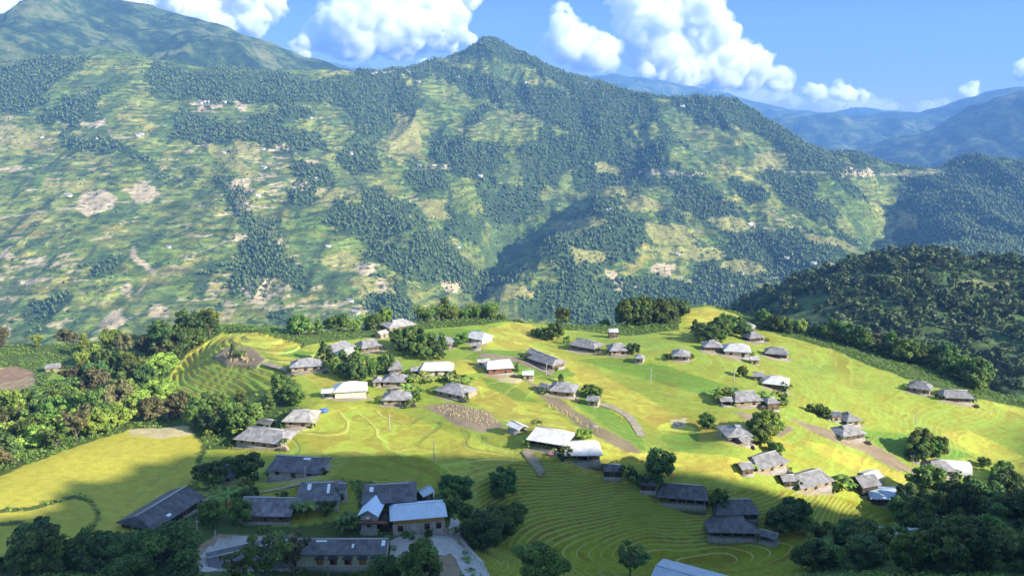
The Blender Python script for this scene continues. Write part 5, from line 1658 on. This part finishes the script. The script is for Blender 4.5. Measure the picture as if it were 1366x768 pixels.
farm('tan thatched looking house in front of the rim row of farmhouses', (456,482,478,480), W=7, hip=0.4, roof='pale', wall='tan')
farm('grey farmhouse at the right end of the row below the far rim', (484,470,508,466), W=7, hip=0.4, roof='grey', wall='wood')
hut('tiny grey roofed hut far out on the lower left valley terraces', (61,497,78,495), roof='grey', W=6, hip=0)
# the pair with white roofs
farm('left and upper one of the two big white roofed houses with posts', (706,596,751,609), W=8.5, roof='white', wall='dark', style='veranda', hip=0.25, gablet=0.1, hw=2.8, hr=2.4)
farm('right and lower one of the two big white roofed houses with posts', (754,613,800,627), W=8.5, roof='white', wall='dark', style='veranda', hip=0.3, gablet=0.1, hw=2.8, hr=2.4)
shed('small white roofed shed at the edge of the harvested plot', (677,576,692,580), roof='white', wall='grey', W=3.6)
hut('dark blue grey hut at the lower end of the white roofed pair', (806,637,827,641), W=5, roof='dark', wall='dark')
# ---- shade
farm('long dark farmhouse with a light end wall, right of the shadowed shed', (878,668,940,687), W=8, roof='dark', wall='dark', style='veranda', hip=0.3)
hut('shadowed shed between the lone round tree and the long dark farmhouse', (855,655,874,661), W=5, roof='dark', wall='dark')
farm('upper one of the twin dark roofs in the shaded terraces', (957,697,1010,699), W=8.5, roof='dark', wall='dark', hip=0.3)
farm('lower one of the twin dark roofs in the shaded terraces', (946,722,1008,722), W=9, roof='dark', wall='dark', style='veranda', hip=0.6)
shed('low lean shed at the right end of the twin dark roofs', (1012,722,1034,728), roof='dark', W=3.5)
farm('dark blue roofed house directly behind the pale blue roof', (486,682,552,682), W=9, roof='dark', wall='dark', hip=0.35, sky=((0.10, 0.62, 1.0, 0.25),))
farm('dark roofed house with two white skylight strips, left of the white tower roof', (398,679,450,680), W=9, roof='dark', wall='pinkgrey', hip=0.35, sky=((0.20, 0.62, 0.9, 0.32), (0.72, 0.40, 0.7, 0.50)))
farm('long dark farmhouse at the shadow edge with a white gable trim', (360,642,423,633), W=8.5, roof='dark', wall='pinkgrey', hip=0.2, sky=((0.62, 0.80, 2.0, 0.12),))
farm('ribbed purple grey roofed house beside the round tree', (322,699,386,699), W=8, roof='ribbed', wall='wood', hip=0)
farm('dark roof slanting up to the right at the foot of the golden field', (205,712,270,677), W=9, roof='dark', wall='dark', hip=0.1, gablet=0.1, hw=2.6, sky=((0.3, 0.15, 1.2, 0.12),))
farm('small dark roof between trees left of the long dark farmhouse', (299,646,321,642), W=6, roof='dark', wall='tan', hip=0.3)
hut('narrow chimney like outhouse behind the skylight house', (452,668,462,668), W=2.2, hw=3.2, hr=0.8, roof='dark', wall='grey', over=0.25)
hut('little pale roofed hut behind the right end of the dark blue roof', (565,672,578,672), W=2.6, hw=2.6, roof='steel', wall='dark')
farm('blue steel roof cut off by the bottom edge of the view, beside bamboo poles', (870,757,966,767), W=10, shift=28, drop=4.6, roof='steel', wall='wood', hip=0, hw=3.2, hr=1.3, gablet=0)
farm('steel grey metal roof half hidden in the dark thicket lower right', (1176,733,1240,738), W=8, roof='steel', wall='dark', hip=0.25, hw=3.0, hr=1.8)
farm('low grey roof before the concrete yard, left of the long school building', (284,757,388,757), W=6, roof='dark', wall='grey', hip=0, hw=2.6, hr=0.9)
# the long building with arched awnings
t, (L, W, x0, x1, y0, y1, hw, hr) = house('long_building', 'building', 'long low plastered building with a dark roof and coloured windows under arched awnings', (396,757,513,754), W=6.5, hw=3.2, hr=1.7, hip=0, roof='dark', wall='cream', style='plain', over=0.5,
                                          sky=((0.20, 0.80, 2.4, 0.10), (0.62, 0.42, 0.5, 0.25), (0.955, 0.55, 0.8, 0.35)))
for i, (fx, mt) in enumerate(((0.27, MORANGE), (0.42, MRED), (0.585, MRED), (0.755, MORANGE), (0.90, MDOOR))):
    cx = x0 + L * fx
    f = part('window', join([box(cx - 0.8, cx - 0.68, y0 - 0.08, y0 - 0.004, 0.6, 2.0), box(cx + 0.68, cx + 0.8, y0 - 0.08, y0 - 0.004, 0.6, 2.0), box(cx - 0.8, cx + 0.8, y0 - 0.1, y0 - 0.004, 0.48, 0.6), box(cx - 0.8, cx + 0.8, y0 - 0.08, y0 - 0.004, 2.0, 2.12)]), MFRAME, t)
    part('pane', box(cx - 0.68, cx + 0.05, y0 - 0.03, y0 - 0.004, 0.6, 2.0), MPANE if mt is MRED else mt, f)
    part('shutter', box(cx + 0.05, cx + 0.68, y0 - 0.05, y0 - 0.004, 0.6, 2.0), mt, f)
    V, F = [], []
    for k in range(9):
        g = math.pi * k / 8
        V += [(cx - 1.15 * math.cos(g), y0 - 0.02, 2.18 + 0.42 * math.sin(g)), (cx - 1.15 * math.cos(g), y0 - 0.75, 2.10 + 0.34 * math.sin(g))]
    for k in range(8):
        F.append([2 * k, 2 * k + 1, 2 * k + 3, 2 * k + 2])
    F += [[2 * k + 1 for k in range(9)], [2 * k for k in reversed(range(9))], [0, 16, 17, 1]]
    part('awning', (V, F), MAWN, t)
# the house with the pale blue roof
t, (L, W, x0, x1, y0, y1, hw, hr) = house('large_house', 'house', 'large house with a pale blue hipped roof and an orange band under its eaves', (525,714,593,714), W=7.2, hw=4.3, hr=1.8, hip=0.55, roof='blue', wall='pinkgrey', style='plain', over=0.75, gablet=0.12)
part('orange_band', join([box(x0 - 0.02, x1 + 0.02, y0 - 0.03, y0 - 0.003, 2.95, 4.05), box(x1 + 0.003, x1 + 0.03, y0 - 0.02, y1, 2.95, 4.05), box(x0 - 0.03, x0 - 0.003, y0 - 0.02, y1, 2.95, 4.05)]), MORANGE, t)
for fx in (0.14, 0.66, 0.89):
    cx = x0 + L * fx
    f = part('window', join([box(cx - 0.62, cx - 0.5, y0 - 0.08, y0 - 0.004, 1.2, 2.5), box(cx + 0.5, cx + 0.62, y0 - 0.08, y0 - 0.004, 1.2, 2.5), box(cx - 0.62, cx + 0.62, y0 - 0.1, y0 - 0.004, 1.08, 1.2), box(cx - 0.62, cx + 0.62, y0 - 0.08, y0 - 0.004, 2.5, 2.62)]), WALL['brick'], t)
    part('pane', box(cx - 0.5, cx + 0.5, y0 - 0.03, y0 - 0.004, 1.2, 2.5), MPANE, f)
for fx in (0.0, 0.27, 0.55, 0.775, 1.0):
    part('pilaster', box(x0 + L * fx - 0.12, x0 + L * fx + 0.12, y0 - 0.12, y0 - 0.004, 0.13, 2.93), WALL['pinkgrey'], t)
part('door', box(x0 + L * 0.40 - 0.55, x0 + L * 0.40 + 0.55, y0 - 0.06, y0 - 0.004, 0.13, 2.3), WALL['grey'], t)
# the little tower beside it
t, (L, W, x0, x1, y0, y1, hw, hr) = house('annex_house', 'house', 'narrow grey annex with a pale blue gabled roof, left of the large blue roofed house', (482,712,503,712), W=6.5, hw=4.0, hr=0.1, hip=0, roof='blue', wall='grey', style='plain', over=0.1)
for c in list(t.children):
    if c.name.startswith('roof'):
        for q in list(c.children):
            bpy.data.objects.remove(q)
        bpy.data.objects.remove(c)
ye, zr = W / 2 + 0.6, hw + 1.7
V = [(x0 - 0.6, -ye, hw + 0.2), (0, -ye, zr), (x1 + 0.6, -ye, hw + 0.2), (x1 + 0.6, ye, hw + 0.2), (0, ye, zr), (x0 - 0.6, ye, hw + 0.2)]
V += [(a, b, c - 0.13) for a, b, c in V]
r = part('roof', (V, [[0, 1, 4, 5], [1, 2, 3, 4], [6, 11, 10, 7], [7, 10, 9, 8], [0, 6, 7, 1], [1, 7, 8, 2], [2, 8, 9, 3], [3, 9, 10, 4], [4, 10, 11, 5], [5, 11, 6, 0]]), ROOF['blue'], t)
part('gable_wall', ([(x0, y0, hw - 0.01), (x1, y0, hw - 0.01), (0, y0, zr - 0.35), (x0, y1, hw - 0.01), (x1, y1, hw - 0.01), (0, y1, zr - 0.35)], [[0, 1, 2], [3, 5, 4], [0, 3, 4, 1], [1, 4, 5, 2], [2, 5, 3, 0]]), WALL['pinkgrey'], t)
part('balcony', box(x0 - 0.2, x1 + 2.6, y0 - 1.0, y0 - 0.004, 2.55, 2.85), WALL['brick'], t)
part('window', box(-0.5, 0.5, y0 - 0.05, y0 - 0.004, 1.2, 1.75), MPANE, t)
part('awning', box(-0.4, 0.4, y0 - 0.5, y0 - 0.05, 3.2, 3.9), MWHITE, t)
part('lean_to', box(x1 + 0.01, x1 + 2.9, y0 + 0.4, y1 - 1.0, 0.1, 2.5), WALL['dark'], t)
# the rounded white shelter
a, b = hit(1252, 628), hit(1296, 637)
t = bpy.data.objects.new('tunnel_shelter', None)
COL.objects.link(t)
mid = (a + b) / 2
ang = math.atan2(b[1] - a[1], b[0] - a[0])
L = float(np.hypot(*(b - a)[:2]))
t.location = (mid[0] - math.sin(ang) * 3, mid[1] + math.cos(ang) * 3, mid[2] + 0.2)
t.rotation_euler = (0, 0, ang)
t['label'], t['category'] = 'white rounded tunnel shelter with a blue end, right of the leaning grey hut', 'shelter'
def vault(x0, x1, r, h, n=14):
    V = [(x, -r * math.cos(math.pi * k / n), h * math.sin(math.pi * k / n) ** 0.8) for x in (x0, x1) for k in range(n + 1)]
    m = n + 1
    F = [[k, k + 1, m + k + 1, m + k] for k in range(n)] + [list(range(m)), [m + k for k in reversed(range(m))]]
    return V, F
part('cover', vault(-L / 2 + 1.6, L / 2, 3.4, 3.4), MWHITE, t)
part('end_sheet', vault(-L / 2 - 0.4, -L / 2 + 1.58, 3.42, 3.35), MBLUE, t)
part('base_wall', box(-L / 2 - 0.4, L / 2, -3.3, 3.3, -2.0, 0.05), WALL['stone'], t)

# ---- paved and trodden ground
def strip(name, px, width, mat, off=0.10, n=6):
    P = np.array([hit(u, v) for u, v in px])
    d = np.r_[0, np.cumsum(np.hypot(*np.diff(P[:, :2], axis=0).T))]
    k = max(8, int(d[-1] / 0.8))
    s = np.linspace(0, d[-1], k)
    x, y = np.interp(s, d, P[:, 0]), np.interp(s, d, P[:, 1])
    for _ in range(4):
        x[1:-1] = (x[:-2] + 2 * x[1:-1] + x[2:]) / 4
        y[1:-1] = (y[:-2] + 2 * y[1:-1] + y[2:]) / 4
    tx, ty = np.gradient(x), np.gradient(y)
    l = np.hypot(tx, ty) + 1e-9
    w_ = np.linspace(-0.5, 0.5, n)[None] * (width * (1 + 0.15 * pn(s / 5, s * 0, 5)))[:, None]
    X, Y = x[:, None] - ty[:, None] / l[:, None] * w_, y[:, None] + tx[:, None] / l[:, None] * w_
    zz, out, _d = near_land(X, Y)
    ri = grow(X, Y, zz, out)[0]
    zt = np.maximum(terrace(zz, ri, step_of(X, Y, zz)), zz)
    V = np.stack([X, Y, zt + off], -1).reshape(-1, 3)
    link(name, mesh_from(name, V, grid_faces(n, k), mat, True), kind='structure')
def dirt_mat(name, a, b, sc=0.5):
    m, ns, ls, bs = new_mat(name)
    geo = nd(ns, 'ShaderNodeNewGeometry')
    n1 = noise_n(ns, ls, geo.outputs[0], sc, 5, 0.7)
    ls.new(ramp(ns, ls, n1, [(0.35, a), (0.65, b)]), bs.inputs['Base Color'])
    bs.inputs['Roughness'].default_value = 0.9
    return m
MTRACK = dirt_mat('trodden_earth', (0.22, 0.17, 0.115), (0.36, 0.30, 0.22))
MPALE = dirt_mat('pale_concrete', (0.30, 0.29, 0.275), (0.44, 0.43, 0.41), 0.35)
strip('dirt_track', [(800,538),(822,545),(840,556),(850,570),(856,582)], 3.0, MTRACK)
strip('driveway', [(522,732),(556,722),(588,722),(612,734),(628,752),(652,800)], 5.0, MPALE)
strip('side_path', [(600,702),(612,712),(622,728),(640,748),(662,786)], 1.6, MPALE, 0.12)
strip('farm_path', [(700,600),(712,615),(724,632)], 2.2, MTRACK)
strip('white_track', [(1086,548),(1098,555),(1108,561)], 1.6, MPALE)
strip('hamlet_path', [(262,668),(300,662),(335,658),(372,652),(424,642)], 1.8, MTRACK)
strip('contour_path', [(640,472),(672,475),(700,482),(722,494),(735,500)], 1.4, MTRACK)
strip('knoll_path', [(352,484),(380,492),(396,500)], 2.0, MTRACK)
def pad(name, poly, mat, st=1.0, off=0.12):
    W_ = np.array([hit(u, v) for u, v in poly])
    X, Y = np.arange(W_[:, 0].min(), W_[:, 0].max(), st), np.arange(W_[:, 1].min(), W_[:, 1].max(), st)
    x, y = np.meshgrid(X, Y)
    k = inside(W_[:, :2], x + 0.5 * pn(x / 3, y / 3, 1), y + 0.5 * pn(x / 3, y / 3, 2))
    F = grid_faces(len(X), len(Y))
    F = F[k.ravel()[F].all(1)]
    V = np.stack([x, y, near_land(x, y)[0] + off], -1).reshape(-1, 3)
    V, F = compact(V, F)
    link(name, mesh_from(name, V, F, mat, True), kind='structure')
pad('concrete_yard', [(262,740),(288,716),(330,712),(392,720),(394,762),(262,764)], MPALE)
pad('house_forecourt', [(518,718),(600,712),(616,722),(620,742),(560,742),(520,748)], MPALE)
pad('corner_yard', [(594,700),(612,690),(622,716),(616,724),(598,718)], MPALE)

# ---- poles, sheaves, cloth
def pole(label, u, v, h, arm=True):
    p = hit(u, v)
    t = bpy.data.objects.new('utility_pole', None)
    COL.objects.link(t)
    t.location = p
    t['label'], t['category'] = label, 'pole'
    part('pole_shaft', tube([(0, 0, -0.4), (0, 0, h * 0.5), (0, 0, h)], [0.16, 0.13, 0.10], 8), MCONC, t)
    if arm:
        part('crossarm', box(-0.6, 0.6, -0.06, 0.06, h - 0.55, h - 0.43), MPOST, t)
for a in [('grey utility pole standing beside the concrete yard', 265, 728, 6.5), ('thin pole between the long dark farmhouse and the skylight house', 408, 648, 5.5),
          ('utility pole in the yellow field at the edge of the hill shadow', 579, 614, 6.0), ('thin white pole in the front of the sunlit yellow field', 520, 572, 5.0),
          ('thin pole rising from the lime field right of the brick fronted house', 729, 500, 5.0), ('thin pole before the pale gabled farmhouse on the upper field', 868, 508, 5.0),
          ('slim pole in the lime field beside the lone tiny tree', 979, 508, 5.0), ('slim pole beside the bare strip left of the tunnel shelter', 1216, 632, 5.0),
          ('slim pole in the smooth field above the right yellow patch', 1221, 565, 4.5), ('short post in the shaded terraces beside the yard tree', 288, 722, 3.0, False)]:
    pole(*a)

rs = np.random.RandomState(3)
def sheaf_mesh():
    V, F = [], []
    for i, (r, z) in enumerate(((0.42, 0), (0.34, 0.35), (0.16, 0.75), (0.36, 1.05), (0.22, 1.25))):
        for k in range(9):
            g = 2 * math.pi * k / 9
            q = r * (1 + 0.25 * rs.normal())
            V.append((q * math.cos(g), q * math.sin(g), z + 0.06 * rs.normal()))
    for i in range(4):
        for k in range(9):
            F.append([i * 9 + k, i * 9 + (k + 1) % 9, i * 9 + 9 + (k + 1) % 9, i * 9 + 9 + k])
    F += [list(range(36, 45)), list(reversed(range(9)))]
    return mesh_from('rice_sheaf', V, F, MSTRAW)
SHEAF = sheaf_mesh()
def sheaves(poly, n, label, group, gap=2.6, s=1.0):
    P, done, tr = np.array(poly, float), [], 0
    lo, hi = P.min(0), P.max(0)
    while len(done) < n and tr < 6000:
        tr += 1
        q = lo + rs.rand(2) * (hi - lo)
        if inside(P, q[:1], q[1:])[0] and all((q[0] - a) ** 2 + 3 * (q[1] - b) ** 2 > gap * gap for a, b in done):
            done.append(q)
            o = link('rice_sheaf', SHEAF, None, label=label, category='sheaf', group=group)
            o.location = hit(q[0], q[1])
            o.rotation_euler = (rs.normal(0, 0.12), rs.normal(0, 0.12), rs.rand() * 6.28)
            o.scale = [s * (0.8 + 0.4 * rs.rand())] * 3
sheaves([(580,543),(600,540),(640,546),(665,562),(650,570),(620,560),(590,552)], 85, 'straw coloured rice sheaf standing on the harvested brown plot', 'rice sheaves on the harvested plot', 2.6, 0.5)
sheaves([(298,474),(310,470),(335,474),(342,480),(330,484),(302,482)], 26, 'straw bundle heaped on the bare top of the terraced knoll', 'straw bundles on the knoll top', 2.4, 0.8)
sheaves([(728,540),(735,540),(800,574),(796,577)], 18, 'small pale bundle in the row along the bare dirt strip', 'pale bundles along the dirt strip', 3.5, 0.8)

def heap(name, cat, label, u, v, sx, sy, sz, mat, seed):
    r_ = np.random.RandomState(seed)
    V = ICO2[0] * (1 + 0.16 * r_.normal(0, 1, (len(ICO2[0]), 1)))
    V = V * np.array([sx, sy, sz])
    V[:, 2] = np.maximum(V[:, 2], -0.2)
    o = link(name, mesh_from(name, V, ICO2[1], mat), None, label=label, category=cat)
    o.location = hit(u, v) + np.array([0, 0, 0.1])
heap('tarpaulin', 'tarpaulin', 'bright blue tarpaulin heap in the yellow field below the cream walled farmhouse', 431, 549, 1.7, 1.0, 1.1, MBLUE, 1)
heap('cloth_heap', 'cloth', 'orange and pink cloth heap beside the banana plants in the shade', 305, 671, 0.8, 0.6, 0.8, MORANGE, 2)
heap('cloth_heap', 'cloth', 'white bundle lying behind the ribbed purple grey roof', 345, 672, 1.0, 0.5, 0.5, MWHITE, 3)
heap('cloth_heap', 'cloth', 'pink washing piled before the upper white roofed house with posts', 734, 606, 1.1, 0.5, 0.7, MPINK, 4)
heap('stone_heap', 'stones', 'pale stone heap in the green hollow beside the yellow band', 905, 566, 1.7, 1.1, 0.45, WALL['stone'], 5)
heap('stone_heap', 'stones', 'pale stone pile on the dirt strip above the white roofed pair', 793, 569, 1.4, 0.9, 0.6, WALL['stone'], 6)
# far hamlets on the opposite mountain
def far_hit(u, v):
    D = np.arange(1150, 3700, 4.0)
    p = wp(u, v, D)
    k = np.nonzero(far_land(p[0], p[1]) >= p[2])[0]
    return p[:, k[0]] if len(k) else None
V, F = roof_shape(14, 8, 3.0, 0, 1.0, 4.2, 0)[:2]
FARROOF = [mesh_from('roof', V, F, ROOF[k]) for k in ('white', 'pale', 'grey')]
FARWALL = mesh_from('wall', *box(-7, 7, -4, 4, -3, 4.1), WALL['cream'])
spots = [(u + rs.normal(0, 1), v) for u, v in [(190,180),(186,182),(497,99),(502,98),(508,97),(514,98),(520,97),(526,96),(545,97),(340,64),(560,110),(612,104),(702,112),(725,110),(780,112),(908,143),(300,137),(268,138),(275,138),(350,200),(415,158),(420,240),(470,206),(560,222),(640,236),(475,418),(466,402),(440,330),(520,290),(610,330),(760,300),(812,282),(930,310),(1000,300),(1050,345),(1085,352),(905,340),(850,385),(990,365),(300,205),(352,225),(55,184),(128,186),(90,262),(225,330),(345,262)]]
for i, (u, v) in enumerate(spots):
    p = far_hit(u, v)
    if p is None:
        continue
    t = bpy.data.objects.new('distant_house', None)
    COL.objects.link(t)
    t.location, t.rotation_euler = p, (0, 0, rs.uniform(-0.6, 0.6))
    t.scale = [rs.uniform(0.7, 1.15)] * 3
    t['label'], t['category'], t['group'] = 'tiny pale house far off on the opposite mountainside', 'house', 'tiny houses on the opposite mountain'
    link('wall', FARWALL, t)
    link('roof', FARROOF[i % 3], t)

# everyday clutter in the farmyards
def logs_mesh(seed):
    r_ = np.random.RandomState(seed)
    P = []
    for row in range(4):
        for k in range(6 - row):
            x, z = (k + row * 0.5 - 2.5) * 0.30, 0.14 + row * 0.25
            P.append(tube([(x, -0.6 + 0.1 * r_.rand(), z), (x, 0.6 - 0.1 * r_.rand(), z)], [0.14, 0.13], 6))
    return mesh_from('woodpile', *join(P), MPOST)
LOGS = logs_mesh(4)
for u, v, lab in [(434,497,'beside the farmhouse at the foot of the knoll'), (552,542,'right of the front grey farmhouse in the village'), (620,536,'right of the hipped farmhouse above the harvested plot'), (688,503,'in the dirt yard of the brick fronted house'), (1018,546,'between the lime field farmhouse and its hut'),
                  (1054,633,'right of the cream walled farmhouse above the shadow'), (1004,598,'by the porch of the hipped grey house'), (800,473,'between the two farmhouses below the rim hedge'), (1302,543,'at the right end of the two belt farmhouses'), (1158,592,'on the dirt strip by the track houses'), (380,600,'right of the square grey farmhouse'), (770,536,'at the right end of the long blue grey farmhouse')]:
    o = link('woodpile', LOGS, None, label='stacked woodpile ' + lab, category='woodpile')
    o.location = hit(u, v)
    o.rotation_euler = (0, 0, rs.uniform(-0.6, 0.6))
    o.scale = [1.3] * 3
def tank(u, v, lab, mt):
    t = bpy.data.objects.new('water_tank', None)
    COL.objects.link(t)
    t.location = hit(u, v)
    t['label'], t['category'] = lab, 'water tank'
    part('tank_stand', join([box(a - 0.07, a + 0.07, b - 0.07, b + 0.07, -0.3, 1.2) for a in (-0.5, 0.5) for b in (-0.5, 0.5)] + [box(-0.65, 0.65, -0.65, 0.65, 1.2, 1.3)]), MPOST, t)
    part('tank_body', tube([(0, 0, 1.31), (0, 0, 1.4), (0, 0, 2.5), (0, 0, 2.7), (0, 0, 2.75)], [0.5, 0.6, 0.6, 0.35, 0.05], 12), mt, t)
tank(576, 668, 'small pale water tank behind the dark blue roof', MWHITE)
tank(1208, 655, 'white water tank behind the nearest white metal roof', MWHITE)
tank(610, 716, 'dark water tank on the corner of the paved forecourt', MAWN)
def fence(label, px, n):
    P = np.array([hit(u, v) for u, v in px])
    d = np.r_[0, np.cumsum(np.hypot(*np.diff(P[:, :2], axis=0).T))]
    s_ = np.linspace(0, d[-1], n)
    Q = np.stack([np.interp(s_, d, P[:, k]) for k in range(3)], -1)
    t = bpy.data.objects.new('rail_fence', None)
    COL.objects.link(t)
    t.location = Q[0]
    t['label'], t['category'] = label, 'fence'
    for q in Q:
        part('fence_post', tube([q - Q[0] - [0, 0, 0.4], q - Q[0] + [0, 0, 1.15]], [0.07, 0.06], 5), MPOST, t)
    for h in (0.5, 0.95):
        part('rail', tube([q - Q[0] + [0, 0, h + 0.04 * rs.normal()] for q in Q], [0.045] * n, 4), MPOST, t)
fence('low rail fence along the bank right of the driveway', [(614,724),(628,740),(650,764)], 9)
fence('rail fence along the shaded path below the long dark farmhouse', [(368,656),(395,652),(424,646)], 9)
fence('rail fence before the small grey shed at the bright tin roof', [(622,468),(636,471),(650,470)], 8)
fence('rail fence along the dirt strip under the blue grey farmhouse', [(722,532),(748,544),(790,566)], 12)
fence('rail fence behind the white roofed hut beside the yellow strip', [(1176,648),(1196,656),(1212,664)], 8)
for i, (a, b, c, d) in enumerate(YARDS):                    # shrubs hugging the farmhouse walls
    for q in range(2):
        u, v = (a - RT.uniform(2, 6), b - RT.uniform(0, 5)) if (i + q) % 2 else (c + RT.uniform(2, 6), d - RT.uniform(0, 5))
        kd = 'banana' if RT.random() < 0.35 else 'bush'
        plant(kd, RT.choice(['green', 'lime', 'dark']), hit(u, v), RT.uniform(0.6, 1.0), ('small banana plant' if kd == 'banana' else 'small shrub') + ' hugging the end wall of a sunlit farmhouse', ('banana plants' if kd == 'banana' else 'shrubs') + ' at the farmhouse walls')
print('BAD', BAD, N_TREES)
